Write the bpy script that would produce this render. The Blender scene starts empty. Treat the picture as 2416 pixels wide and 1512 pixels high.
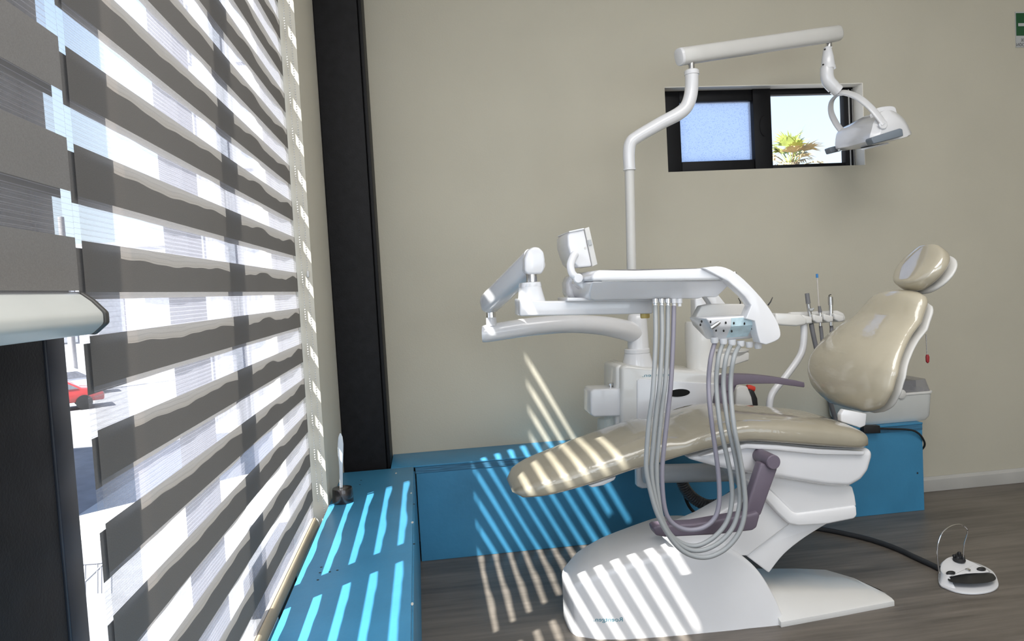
import bpy, bmesh, math, random
from mathutils import Vector, Matrix
random.seed(7)
C = bpy.context.scene.collection
PI = math.pi
def V(*a): return Vector(a)

# ---------------------------------------------------------------- camera model (frame 2416 x 1512)
FPX, YAW, PITCH, ROLL, EYE = 1667.0, .1232, -.048, -.0556, 1.05
_f = V(math.sin(YAW)*math.cos(PITCH), math.cos(YAW)*math.cos(PITCH), math.sin(PITCH))
_r0 = V(math.cos(YAW), -math.sin(YAW), 0); _u0 = _r0.cross(_f)
_r = _r0*math.cos(ROLL) + _u0*math.sin(ROLL); _u = -_r0*math.sin(ROLL) + _u0*math.cos(ROLL)
CAM = V(0, 0, EYE)
def on(px, py, ax, val):
    d = _f*FPX + _r*(px-1208) - _u*(py-756)
    return CAM + d*((val-CAM[ax])/d[ax])
def at(px, py, y): return on(px, py, 1, y)          # point of the plane at depth y
def xz(pts, y): return [(p.x, p.z) for p in (at(a, b, y) for a, b in pts)]

cam = bpy.data.cameras.new('camera'); camo = bpy.data.objects.new('camera', cam); C.objects.link(camo)
cam.sensor_width = 36; cam.lens = FPX/2416*36; cam.clip_start = .02; cam.clip_end = 400
m = Matrix((_r, _u, -_f)).transposed().to_4x4(); m.translation = CAM
camo.matrix_world = m
bpy.context.scene.camera = camo

# ---------------------------------------------------------------- materials
def nt(name):
    mt = bpy.data.materials.new(name); mt.use_nodes = True
    n = mt.node_tree; n.nodes.clear()
    return mt, n, n.nodes.new('ShaderNodeOutputMaterial')
def mat(name, col, rough=.4, metal=0, coat=0, var=.06, scale=8, bump=0, bscale=200, stretch=None, coatr=.05, spec=.5, trans=0, alpha=1, emit=None):
    mt, n, out = nt(name)
    b = n.nodes.new('ShaderNodeBsdfPrincipled'); n.links.new(b.outputs[0], out.inputs[0])
    b.inputs['Roughness'].default_value = rough; b.inputs['Metallic'].default_value = metal
    b.inputs['Coat Weight'].default_value = coat; b.inputs['Coat Roughness'].default_value = coatr
    b.inputs['Specular IOR Level'].default_value = spec
    b.inputs['Transmission Weight'].default_value = trans; b.inputs['Alpha'].default_value = alpha
    tc = n.nodes.new('ShaderNodeTexCoord'); mp = n.nodes.new('ShaderNodeMapping')
    n.links.new(tc.outputs['Object'], mp.inputs[0])
    if stretch: mp.inputs['Scale'].default_value = stretch
    no = n.nodes.new('ShaderNodeTexNoise'); no.inputs['Scale'].default_value = scale; no.inputs['Detail'].default_value = 5
    n.links.new(mp.outputs[0], no.inputs['Vector'])
    rp = n.nodes.new('ShaderNodeValToRGB'); n.links.new(no.outputs[0], rp.inputs[0])
    rp.color_ramp.elements[0].position = .3; rp.color_ramp.elements[1].position = .7
    rp.color_ramp.elements[0].color = (*[max(0, c*(1-var)) for c in col], 1)
    rp.color_ramp.elements[1].color = (*[min(1, c*(1+var)) for c in col], 1)
    n.links.new(rp.outputs[0], b.inputs['Base Color'])
    if bump:
        n2 = n.nodes.new('ShaderNodeTexNoise'); n2.inputs['Scale'].default_value = bscale; n2.inputs['Detail'].default_value = 3
        n.links.new(mp.outputs[0], n2.inputs['Vector'])
        bp = n.nodes.new('ShaderNodeBump'); bp.inputs['Strength'].default_value = bump; bp.inputs['Distance'].default_value = .004
        n.links.new(n2.outputs[0], bp.inputs['Height']); n.links.new(bp.outputs[0], b.inputs['Normal'])
    if emit:
        b.inputs['Emission Color'].default_value = (*col, 1); b.inputs['Emission Strength'].default_value = emit
    return mt

M = {}
M['wall'] = mat('beige wall paint', (.475, .445, .362), .75, var=.03, scale=3, bump=.12, bscale=160)
M['jamb'] = mat('cream jamb paint', (.58, .55, .47), .7, var=.03, scale=3, bump=.1, bscale=160)
M['ceil'] = mat('white ceiling paint', (.8, .79, .76), .8, var=.02)
M['black_steel'] = mat('black painted steel', (.0055, .0053, .0065), .6, spec=.25, var=.35, scale=30, bump=.15, bscale=300)
M['frame'] = mat('black window frame', (.005, .005, .006), .5, spec=.2, var=.2)
M['blue'] = mat('blue painted plywood', (.048, .240, .425), .42, var=.10, scale=5, bump=.12, bscale=60, stretch=(1, 1, 1))
M['blue_edge'] = mat('bare blue plywood edge', (.04, .16, .28), .6, var=.4, scale=40, stretch=(.3, .3, 6))
M['white'] = mat('glossy white plastic', (.72, .72, .735), .25, coat=.6, var=.015)
M['white_warm'] = mat('warm white plastic', (.70, .69, .665), .25, coat=.6, var=.015)
M['white_matt'] = mat('satin white moulding', (.77, .765, .77), .38, coat=.25, var=.02)
M['grey_plastic'] = mat('grey plastic', (.42, .43, .43), .4, var=.05)
M['light_grey'] = mat('light grey plastic', (.60, .59, .565), .4, var=.03)
M['shield'] = mat('slate grey handle plastic', (.17, .20, .235), .45, var=.05)
M['purple'] = mat('dark mauve armrest plastic', (.135, .11, .145), .5, var=.06, bump=.15, bscale=400)
M['hose'] = mat('light grey hose rubber', (.31, .325, .33), .42, var=.04)
M['hose_mauve'] = mat('mauve grey hose rubber', (.25, .238, .285), .42, var=.04)
M['hose_dark'] = mat('grey suction hose', (.17, .17, .18), .5, var=.05)
M['black'] = mat('black rubber', (.012, .012, .013), .5, var=.3)
M['dark_cable'] = mat('dark grey cable sleeve', (.022, .023, .026), .6, var=.3, bump=.3, bscale=500)
M['chrome'] = mat('chrome', (.75, .75, .76), .12, metal=1, var=.02)
M['chrome_dull'] = mat('brushed steel', (.55, .55, .55), .3, metal=1, var=.05)
M['brass'] = mat('yellow brass', (.62, .47, .16), .4, metal=.3, var=.05)
M['teal'] = mat('teal lettering', (.03, .22, .30), .5, var=.02)
M['red'] = mat('red plastic', (.62, .05, .03), .4, var=.05)
M['dark_red'] = mat('dark red plastic', (.25, .015, .02), .4, var=.05)
M['tub'] = mat('translucent white tub', (.60, .61, .59), .4, var=.04)
M['tint'] = mat('smoky clear lid', (.30, .30, .32), .2, var=.1, alpha=.55)
M['blue_tip'] = mat('blue tip plastic', (.03, .2, .5), .4)
M['feather'] = mat('frosted white plastic', (.62, .66, .70), .3, var=.05, alpha=.85)
M['mat_grey'] = mat('grey tray mat', (.16, .16, .16), .7, var=.2, scale=60)
M['base_trim'] = mat('white baseboard paint', (.42, .405, .375), .5, var=.05)
M['green'] = mat('green sign ink', (.004, .065, .018), .5)
M['sign_white'] = mat('white sign sheet', (.42, .43, .43), .5)
M['sign_black'] = mat('black sign lettering', (.02, .02, .02), .6)
M['gold'] = mat('tan anodised rail', (.42, .35, .245), .45, var=.08)
M['alu'] = mat('silver aluminium sill', (.55, .55, .56), .3, metal=.7, var=.1)
M['lav'] = mat('bright patterned insert', (.55, .72, .78), .2, var=.12, scale=60, coat=.6)

def cushion_mat(name, k, bs, ior, sc):
    mt, n, out = nt(name)
    b = n.nodes.new('ShaderNodeBsdfPrincipled'); n.links.new(b.outputs[0], out.inputs[0])
    tc = n.nodes.new('ShaderNodeTexCoord')
    no = n.nodes.new('ShaderNodeTexNoise'); no.inputs['Scale'].default_value = 5; no.inputs['Detail'].default_value = 6
    n.links.new(tc.outputs['Object'], no.inputs['Vector'])
    rp = n.nodes.new('ShaderNodeValToRGB'); n.links.new(no.outputs[0], rp.inputs[0])
    rp.color_ramp.elements[0].position = .3; rp.color_ramp.elements[1].position = .72
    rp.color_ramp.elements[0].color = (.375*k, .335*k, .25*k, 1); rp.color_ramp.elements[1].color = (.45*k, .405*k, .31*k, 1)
    n.links.new(rp.outputs[0], b.inputs['Base Color'])
    b.inputs['Roughness'].default_value = .45
    b.inputs['Coat Weight'].default_value = 1; b.inputs['Coat Roughness'].default_value = .045; b.inputs['Coat IOR'].default_value = ior
    mp = n.nodes.new('ShaderNodeMapping'); mp.inputs['Scale'].default_value = (9*sc, 4*sc, 14*sc); mp.inputs['Rotation'].default_value = (.4, .5, 0)
    n.links.new(tc.outputs['Object'], mp.inputs[0])
    n2 = n.nodes.new('ShaderNodeTexNoise'); n2.inputs['Scale'].default_value = 2.2; n2.inputs['Detail'].default_value = 3; n2.inputs['Distortion'].default_value = .8
    n.links.new(mp.outputs[0], n2.inputs['Vector'])
    bp = n.nodes.new('ShaderNodeBump'); bp.inputs['Strength'].default_value = bs; bp.inputs['Distance'].default_value = .006/sc
    n.links.new(n2.outputs[0], bp.inputs['Height']); n.links.new(bp.outputs[0], b.inputs['Coat Normal'])
    return mt
M['cushion'] = cushion_mat('beige upholstery under clear film', .78, .22, 1.6, 1)  # seat copy of the upholstery, colour darkened for its shaded near side
M['cushion_back'] = cushion_mat('beige backrest upholstery under creased clear film', 1.22, .42, 1.75, 1.6)  # backrest copy of the upholstery, colour lightened for light from the left
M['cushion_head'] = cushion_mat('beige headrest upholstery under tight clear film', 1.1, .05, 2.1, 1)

def floor_mat():
    mt, n, out = nt('grey brown vinyl planks')
    b = n.nodes.new('ShaderNodeBsdfPrincipled'); n.links.new(b.outputs[0], out.inputs[0])
    tc = n.nodes.new('ShaderNodeTexCoord')
    mp = n.nodes.new('ShaderNodeMapping'); mp.inputs['Scale'].default_value = (1.6, 22, 1)
    n.links.new(tc.outputs['Object'], mp.inputs[0])
    no = n.nodes.new('ShaderNodeTexNoise'); no.inputs['Scale'].default_value = 2.0; no.inputs['Detail'].default_value = 8; no.inputs['Roughness'].default_value = .65
    n.links.new(mp.outputs[0], no.inputs['Vector'])
    mp2 = n.nodes.new('ShaderNodeMapping'); mp2.inputs['Scale'].default_value = (1.2, 6, 1)
    n.links.new(tc.outputs['Object'], mp2.inputs[0])
    n2 = n.nodes.new('ShaderNodeTexNoise'); n2.inputs['Scale'].default_value = 1.6; n2.inputs['Detail'].default_value = 3
    n.links.new(mp2.outputs[0], n2.inputs['Vector'])
    mx = n.nodes.new('ShaderNodeMath'); mx.operation = 'ADD'; n.links.new(no.outputs[0], mx.inputs[0]); n.links.new(n2.outputs[0], mx.inputs[1])
    mh = n.nodes.new('ShaderNodeMath'); mh.operation = 'MULTIPLY'; mh.inputs[1].default_value = .5; n.links.new(mx.outputs[0], mh.inputs[0])
    rp = n.nodes.new('ShaderNodeValToRGB'); n.links.new(mh.outputs[0], rp.inputs[0])
    e = rp.color_ramp.elements; e[0].position = .34; e[1].position = .68
    e[0].color = (.075, .064, .052, 1); e[1].color = (.20, .172, .145, 1)
    n.links.new(rp.outputs[0], b.inputs['Base Color'])
    b.inputs['Roughness'].default_value = .42
    bp = n.nodes.new('ShaderNodeBump'); bp.inputs['Strength'].default_value = .12; bp.inputs['Distance'].default_value = .002
    n.links.new(no.outputs[0], bp.inputs['Height']); n.links.new(bp.outputs[0], b.inputs['Normal'])
    return mt
M['floor'] = floor_mat()

PERIOD, OPAQUE = .1115, .060
def blind_mat(name, zb, k=1.0):
    """opaque and sheer bands alternating with height; zb = lower edge of one opaque band"""
    mt, n, out = nt(name)
    tc = n.nodes.new('ShaderNodeTexCoord'); sp = n.nodes.new('ShaderNodeSeparateXYZ')
    n.links.new(tc.outputs['Object'], sp.inputs[0])
    def math_(op, a, b=None):
        k = n.nodes.new('ShaderNodeMath'); k.operation = op
        for i, v in enumerate((a, b)):
            if v is None: continue
            if isinstance(v, (int, float)): k.inputs[i].default_value = v
            else: n.links.new(v, k.inputs[i])
        return k.outputs[0]
    z = sp.outputs['Z']
    fr = math_('FRACT', math_('DIVIDE', math_('SUBTRACT', z, zb - 20*PERIOD), PERIOD))
    band = math_('LESS_THAN', fr, OPAQUE/PERIOD)
    # opaque cloth
    no = n.nodes.new('ShaderNodeTexNoise'); no.inputs['Scale'].default_value = 600; n.links.new(tc.outputs['Object'], no.inputs['Vector'])
    rp = n.nodes.new('ShaderNodeValToRGB'); n.links.new(no.outputs[0], rp.inputs[0])
    rp.color_ramp.elements[0].color = (.095*k, .092*k, .090*k, 1); rp.color_ramp.elements[1].color = (.155*k, .151*k, .148*k, 1)
    df = n.nodes.new('ShaderNodeBsdfDiffuse'); n.links.new(rp.outputs[0], df.inputs[0])
    tl = n.nodes.new('ShaderNodeBsdfTranslucent'); tl.inputs[0].default_value = (.105, .10, .094, 1)
    ad = n.nodes.new('ShaderNodeAddShader'); n.links.new(df.outputs[0], ad.inputs[0]); n.links.new(tl.outputs[0], ad.inputs[1])
    # sheer cloth: fine horizontal threads in a clear weave
    th = math_('LESS_THAN', math_('FRACT', math_('DIVIDE', z, .0066)), .13)
    fac = math_('ADD', math_('MULTIPLY', th, .20), .25)
    tr = n.nodes.new('ShaderNodeBsdfTransparent'); tr.inputs[0].default_value = (1, 1, 1, 1)
    d2 = n.nodes.new('ShaderNodeBsdfDiffuse'); d2.inputs[0].default_value = (.36, .36, .38, 1)
    t2 = n.nodes.new('ShaderNodeBsdfTranslucent'); t2.inputs[0].default_value = (.30, .30, .34, 1)
    a2 = n.nodes.new('ShaderNodeAddShader'); n.links.new(d2.outputs[0], a2.inputs[0]); n.links.new(t2.outputs[0], a2.inputs[1])
    m1 = n.nodes.new('ShaderNodeMixShader'); n.links.new(fac, m1.inputs[0]); n.links.new(tr.outputs[0], m1.inputs[1]); n.links.new(a2.outputs[0], m1.inputs[2])
    m2 = n.nodes.new('ShaderNodeMixShader'); n.links.new(band, m2.inputs[0]); n.links.new(m1.outputs[0], m2.inputs[1]); n.links.new(ad.outputs[0], m2.inputs[2])
    n.links.new(m2.outputs[0], out.inputs[0])
    return mt

def glass_mat(name, frosted=False):
    mt, n, out = nt(name)
    tr = n.nodes.new('ShaderNodeBsdfTransparent'); tr.inputs[0].default_value = (.95, .97, .98, 1)
    gl = n.nodes.new('ShaderNodeBsdfGlossy'); gl.inputs['Roughness'].default_value = .02
    mx = n.nodes.new('ShaderNodeMixShader'); mx.inputs[0].default_value = .03; n.links.new(tr.outputs[0], mx.inputs[1]); n.links.new(gl.outputs[0], mx.inputs[2])
    if not frosted:
        n.links.new(mx.outputs[0], out.inputs[0]); return mt
    # misted pane with droplets, denser low down
    tc = n.nodes.new('ShaderNodeTexCoord'); sp = n.nodes.new('ShaderNodeSeparateXYZ'); n.links.new(tc.outputs['Object'], sp.inputs[0])
    vo = n.nodes.new('ShaderNodeTexNoise'); vo.inputs['Scale'].default_value = 260; vo.inputs['Detail'].default_value = 2; n.links.new(tc.outputs['Object'], vo.inputs['Vector'])
    mr = n.nodes.new('ShaderNodeMapRange'); mr.inputs[1].default_value = 1.55; mr.inputs[2].default_value = 1.78; mr.inputs[3].default_value = .60; mr.inputs[4].default_value = .80
    n.links.new(sp.outputs['Z'], mr.inputs[0])
    gt = n.nodes.new('ShaderNodeMath'); gt.operation = 'GREATER_THAN'; n.links.new(vo.outputs[0], gt.inputs[0]); n.links.new(mr.outputs[0], gt.inputs[1])
    mc = n.nodes.new('ShaderNodeMixRGB'); n.links.new(gt.outputs[0], mc.inputs[0])
    mc.inputs[1].default_value = (.72, .80, .93, 1); mc.inputs[2].default_value = (.52, .60, .74, 1)
    tl = n.nodes.new('ShaderNodeBsdfTranslucent'); n.links.new(mc.outputs[0], tl.inputs[0])
    t3 = n.nodes.new('ShaderNodeBsdfTransparent'); n.links.new(mc.outputs[0], t3.inputs[0])
    ms = n.nodes.new('ShaderNodeMixShader'); ms.inputs[0].default_value = .45
    n.links.new(t3.outputs[0], ms.inputs[1]); n.links.new(tl.outputs[0], ms.inputs[2])
    n.links.new(ms.outputs[0], out.inputs[0])
    return mt
M['glass'] = glass_mat('clear window glass'); M['misted'] = glass_mat('misted window glass', True)

# ---------------------------------------------------------------- mesh building
class MB:
    def __init__(s): s.v = []; s.f = []
    def loft(s, rings, cap=True):
        b = len(s.v); k = len(rings[0])
        for r in rings: s.v += [tuple(p) for p in r]
        for i in range(len(rings)-1):
            for j in range(k):
                a, c = b+i*k+j, b+i*k+(j+1) % k
                s.f.append((a, c, c+k, a+k))
        if cap:
            s.f.append(tuple(b+j for j in range(k))[::-1]); e = b+(len(rings)-1)*k
            s.f.append(tuple(e+j for j in range(k)))
        return s
    def prism(s, o, y0, y1): return s.loft([[(x, y0, z) for x, z in o], [(x, y1, z) for x, z in o]])
    def flat(s, o, z0, z1): return s.loft([[(x, y, z0) for x, y in o], [(x, y, z1) for x, y in o]])
    def side(s, o, x0, x1): return s.loft([[(x0, y, z) for y, z in o], [(x1, y, z) for y, z in o]])
    def box(s, a, b):
        return s.flat([(a[0], a[1]), (b[0], a[1]), (b[0], b[1]), (a[0], b[1])], a[2], b[2])
    def tube(s, pts, r, n=14, flat=1.0, up=None):
        pts = [Vector(p) for p in pts]; rings = []
        rs = r if isinstance(r, (list, tuple)) else [r]*len(pts)
        prev = None
        for i, p in enumerate(pts):
            t = (pts[min(i+1, len(pts)-1)]-pts[max(i-1, 0)]).normalized()
            if prev is None:
                ref = Vector(up) if up else (V(0, 1, 0) if abs(t.y) < .9 else V(0, 0, 1))
                a = (ref - t*ref.dot(t)).normalized()
            else:
                a = (prev - t*prev.dot(t)).normalized()
            prev = a; c = t.cross(a)
            rings.append([p + a*math.cos(2*PI*j/n)*rs[i] + c*math.sin(2*PI*j/n)*rs[i]*flat for j in range(n)])
        return s.loft(rings)
    def lathe(s, o, prof, axis=(0, 0, 1), n=28, sx=1, sy=1):
        o = Vector(o); ax = Vector(axis).normalized()
        a = (V(1, 0, 0) if abs(ax.x) < .9 else V(0, 1, 0)); a = (a-ax*a.dot(ax)).normalized(); c = ax.cross(a)
        return s.loft([[o+ax*h+a*math.cos(2*PI*j/n)*r*sx+c*math.sin(2*PI*j/n)*r*sy for j in range(n)] for h, r in prof])
    def ball(s, o, r, n=10, sc=(1, 1, 1)):
        o = Vector(o)
        rings = []
        for i in range(n//2+1):
            t = PI*(.03+.94*i/(n//2))
            rings.append([(o.x+math.cos(2*PI*j/n)*math.sin(t)*r*sc[0], o.y+math.sin(2*PI*j/n)*math.sin(t)*r*sc[1], o.z-math.cos(t)*r*sc[2]) for j in range(n)])
        return s.loft(rings)
    def mesh(s, name, m, off, bevel=0, seg=3, ang=38, bang=28):
        bm = bmesh.new()
        vs = [bm.verts.new(Vector(p)-off) for p in s.v]
        for f in s.f:
            try: bm.faces.new([vs[i] for i in f])
            except ValueError: pass
        bmesh.ops.recalc_face_normals(bm, faces=bm.faces)
        if bevel:
            es = [e for e in bm.edges if len(e.link_faces) == 2 and e.calc_face_angle(0) > math.radians(bang)]
            bmesh.ops.bevel(bm, geom=es, offset=bevel, segments=seg, profile=.5, affect='EDGES', clamp_overlap=True)
        me = bpy.data.meshes.new(name); bm.to_mesh(me); bm.free()
        for p in me.polygons: p.use_smooth = True
        me.set_sharp_from_angle(angle=math.radians(ang))
        me.materials.append(M[m] if isinstance(m, str) else m)
        return me

def cr(pts, k=6):
    """smooth curve through points (tuples of any length)"""
    P = [tuple(p) for p in pts]; out = []
    for i in range(len(P)-1):
        a, b, c, d = P[max(i-1, 0)], P[i], P[i+1], P[min(i+2, len(P)-1)]
        for q in range(k):
            t = q/k
            out.append(tuple(.5*(2*b[j]+(c[j]-a[j])*t+(2*a[j]-5*b[j]+4*c[j]-d[j])*t*t+(3*b[j]-a[j]-3*c[j]+d[j])*t**3) for j in range(len(b))))
    out.append(P[-1]); return out
def crc(pts, k=4):
    """closed smooth outline"""
    P = [tuple(p) for p in pts]; n = len(P); out = []
    for i in range(n):
        a, b, c, d = P[i-1], P[i], P[(i+1) % n], P[(i+2) % n]
        for q in range(k):
            t = q/k
            out.append(tuple(.5*(2*b[j]+(c[j]-a[j])*t+(2*a[j]-5*b[j]+4*c[j]-d[j])*t*t+(3*b[j]-a[j]-3*c[j]+d[j])*t**3) for j in range(len(b))))
    return out
def interp(tab, x):
    if x <= tab[0][0]: return tab[0][1]
    for (a, b), (c, d) in zip(tab, tab[1:]):
        if x <= c: return b+(d-b)*(x-a)/(c-a)
    return tab[-1][1]
def sell(t, n):     # superellipse direction
    c, s = math.cos(t), math.sin(t)
    return math.copysign(abs(c)**(2/n), c), math.copysign(abs(s)**(2/n), s)

def thing(name, label, cat, loc, group=None):
    o = bpy.data.objects.new(name, None); C.objects.link(o); o.location = loc; o.empty_display_size = .05
    o['label'] = label; o['category'] = cat
    if group: o['group'] = group
    return o
def wloc(o):
    p = Vector(o.location)
    while o.parent: o = o.parent; p = p+o.location
    return p
def part(parent, name, mb, m, bevel=0, seg=3, ang=38, bang=28, label=None):
    me = mb.mesh(name, m, wloc(parent) if parent else V(0, 0, 0), bevel, seg, ang, bang)
    o = bpy.data.objects.new(name, me); C.objects.link(o); o.parent = parent
    if label: o['label'] = label
    return o
def solo(name, mb, m, label, cat, group=None, **k):
    o = part(None, name, mb, m, **k); o['label'] = label; o['category'] = cat
    if group: o['group'] = group
    return o
def struct(name, mb, m, parent=None, **k):
    o = part(parent, name, mb, m, **k)
    if not parent: o['kind'] = 'structure'
    return o
def lettering(parent, name, text, right_top, ux, uz, height, m, width=None, lift=.0006):
    """mirrored lettering: reads from its right end leftwards; ux/uz unit vectors of the surface, origin at the FIRST letter's base"""
    cu = bpy.data.curves.new(name, 'FONT'); cu.body = text; cu.size = 1; cu.resolution_u = 3
    tmp = bpy.data.objects.new('t', cu); C.objects.link(tmp)
    me = bpy.data.meshes.new_from_object(tmp); bpy.data.objects.remove(tmp)
    ux, uz, o = Vector(ux).normalized(), Vector(uz).normalized(), Vector(right_top)
    w = max(v.co.x for v in me.vertices)
    sc = height/.7; sx = (width/w) if width else sc
    nrm = uz.cross(ux)*-1
    for v in me.vertices:
        v.co = o - ux*v.co.x*sx + uz*v.co.y*sc + ux.cross(uz)*lift - wloc(parent)
    me.materials.clear(); me.materials.append(M[m])
    ob = bpy.data.objects.new(name, me); C.objects.link(ob); ob.parent = parent
    return ob

# ================================================================ SETTING
XW, XB, YB = -.344, -.389, 2.965       # left wall face, blind plane, back wall face
JY = 2.31                              # far jamb of the left window
fl = MB().box((-.46, -3.2, -.08), (4.8, 3.08, 0)); struct('floor', fl, 'floor')
ce = MB().box((-.47, -3.2, 2.80), (4.8, 3.08, 2.9)); struct('ceiling', ce, 'ceil')
wl = MB()
wl.box((-.47, JY, 0), (XW, 3.08, 2.8))                # strip beyond the window
wl.box((-.47, -3.2, 2.48), (XW, JY, 2.8))             # lintel
wl.box((-.47, -3.2, 0), (XW, -.75, 2.48))             # toward the camera side
wl.box((-.47, -.75, 0), (-.405, JY, .16))             # low upstand under the window
struct('wall_left', wl, 'jamb')
# back wall with the high window opening
H0, H1 = xz([(1568, 206)], YB)[0], xz([(2041, 388)], YB)[0]
hx0, hx1, hz0, hz1 = 1.082, 1.998, 1.505, 1.868
wb = MB()
wb.box((XW, YB, 0), (hx0, 3.08, 2.8)); wb.box((hx1, YB, 0), (4.8, 3.08, 2.8))
wb.box((hx0, YB, 0), (hx1, 3.08, hz0)); wb.box((hx0, YB, hz1), (hx1, 3.08, 2.8))
struct('wall_back', wb, 'wall')
struct('wall_right', MB().box((4.7, -3.2, 0), (4.8, YB, 2.8)), 'wall')
wr = MB()                                              # rear wall with a wide glazed opening
wr.box((XW, -3.2, 0), (4.7, -3.1, .5)); wr.box((XW, -3.2, 2.5), (4.7, -3.1, 2.8))
wr.box((XW, -3.2, .5), (.0, -3.1, 2.5)); wr.box((3.9, -3.2, .5), (4.7, -3.1, 2.5))
struct('wall_rear', wr, 'wall')
bb = MB(); bb.side([(YB-.014, 0), (YB, 0), (YB, .068), (YB-.006, .068), (YB-.009, .060), (YB-.014, .055)], 2.07, 4.7)
struct('baseboard_back', bb, 'base_trim', bevel=.002)

# back window: black sliding frame in the recess
win = bpy.data.objects.new('window_2', None); C.objects.link(win); win.location = (1.54, 3.05, 1.5); win['kind'] = 'structure'
win['label'] = 'small high black framed sliding window in the beige back wall'
YF = 3.025
def rect(a, b, y): p, q = at(*a, y), at(*b, y); return p.x, p.z, q.x, q.z
lx0, lz1, lx1, lz0 = 0, 0, 0, 0
la = at(1603, 241, YF); lb = at(1780, 376, YF); ra = at(1816, 222, YF); rb = at(1999, 382, YF)
fr = MB()
fr.box((hx0, YF, hz0), (la.x, 3.07, hz1)); fr.box((la.x, YF, hz0), (lb.x, 3.07, lb.z)); fr.box((la.x, YF, la.z), (lb.x, 3.07, hz1))
fr.box((lb.x, YF-.008, hz0), (ra.x, 3.07, hz1))
fr.box((ra.x, YF+.012, hz0), (rb.x, 3.07, rb.z)); fr.box((ra.x, YF+.012, ra.z), (rb.x, 3.07, hz1)); fr.box((rb.x, YF+.012, hz0), (hx1, 3.07, hz1))
part(win, 'window_frame', fr, 'frame', bevel=.0025, seg=2)
tr = MB(); tr.box((rb.x+.018, YF+.006, hz0+.01), (rb.x+.024, YF+.012, hz1-.01)); tr.box((rb.x+.036, YF+.006, hz0+.01), (rb.x+.040, YF+.012, hz1-.01))
part(win, 'track', tr, 'chrome_dull')
lin = MB(); e_ = .003  # added skin, its paler colour stands for outdoor light on the reveal
lin.box((hx1-e_, YB+.001, hz0), (hx1, YF+.012, hz1)); lin.box((hx0, YB+.001, hz1-e_), (hx1-e_, YF, hz1))
part(win, 'lit_reveal_skin', lin, mat('cream reveal with painted daylight', (.82, .79, .72), .6, var=.02))
part(win, 'misted_pane', MB().box((la.x, 3.045, lb.z), (lb.x, 3.049, la.z)), 'misted', label='left pane misted with droplets')
part(win, 'clear_pane', MB().box((ra.x, 3.055, rb.z), (rb.x, 3.057, ra.z)), 'glass', label='clear right pane')
latch = MB(); lm = at(1797, 297, YF-.008)
latch.tube([(lm.x+.012+.02*math.cos(t)*-1.0, YF-.011, lm.z+.045*math.sin(t)) for t in [PI*(-.5+k/14) for k in range(15)]], .002, 6)
part(win, 'pull_ring', latch, 'frame')

# left window frame: dark mullions and clear glass outside the blinds
wn = bpy.data.objects.new('window_1', None); C.objects.link(wn); wn.location = (-.47, 1.4, .1); wn['kind'] = 'structure'
wn['label'] = 'tall window with dark mullions behind the striped blinds'
part(wn, 'mullion', MB().box((-.495, 1.46, .1), (-.45, 1.55, 2.6)), 'black_steel', bevel=.003, seg=2)
part(wn, 'lower_rail', MB().box((-.485, 1.79, .10), (-.45, 2.27, .36)), 'frame', bevel=.003, seg=2)
part(wn, 'side_rail', MB().box((-.485, 2.236, .1), (-.45, JY, 2.6)), 'jamb', bevel=.003, seg=2)
part(wn, 'sill', MB().box((-.485, .95, .10), (-.405, 1.79, .262)), 'alu', bevel=.003, seg=2)
part(wn, 'glass_pane', MB().box((-.474, .95, .2), (-.470, 2.27, 2.6)), 'glass')
part(wn, 'glass_pane', MB().box((-.474, -.75, .2), (-.470, .68, 2.6)), 'glass')

# steel columns
def col(name, a, b, label):
    t = thing(name, label, 'column', (a[0], a[1], a[2]))
    return t
t = col('steel_column', (-.36, 2.76, .0), None, 'black steel column in the far corner between cream wall strip and beige wall')
part(t, 'column_face', MB().box((-.343, 2.765, .0), (-.180, 2.95, 2.79)), 'black_steel', bevel=.004)
part(t, 'corner_strip', MB().box((-.178, 2.770, .0), (-.165, 2.962, 2.79)), 'frame', bevel=.002)
t = col('steel_column', (-.6, .7, 0), None, 'dark steel column at the left edge below the raised blind')
part(t, 'column_face', MB().box((-.49, .60, 0), (-.442, .884, 2.9)), 'black_steel', bevel=.002)
part(t, 'column_flange', MB().box((-.455, .8865, 0), (-.440, .93, 2.9)), mat('blue black painted steel', (.018, .021, .030), .5, var=.3, scale=20), bevel=.002)

# ================================================================ BLINDS
def fabric(y0, y1, z0, z1, xf, ny=90, nz=2):
    m_ = MB()
    for i in range(ny+1):
        y = y0+(y1-y0)*i/ny
        for k in range(nz+1): m_.v.append((xf(y), y, z0+(z1-z0)*k/nz))
    for i in range(ny):
        for k in range(nz):
            a = i*(nz+1)+k; m_.f.append((a, a+nz+1, a+nz+2, a+1))
    return m_
def gap(y):
    k = .35+.65*min(1, max(0, (y-1.25)/.4))
    return .0055+.0012*(y-1.5)+k*(.0030*math.sin(2*PI*(y-1.5)/.42)+.0012*math.sin(2*PI*y/.19+.6))+.0004*math.sin(2*PI*y/.09)
tb = thing('striped_roller_blind', 'full-length grey and sheer striped roller blind reaching down behind the blue ledge', 'blind', (XB, 1.59, .32))
zA = 1.071
def fabric_part(parent, name, mbx, m_):
    return part(parent, name, mbx, m_, ang=180)
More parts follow.
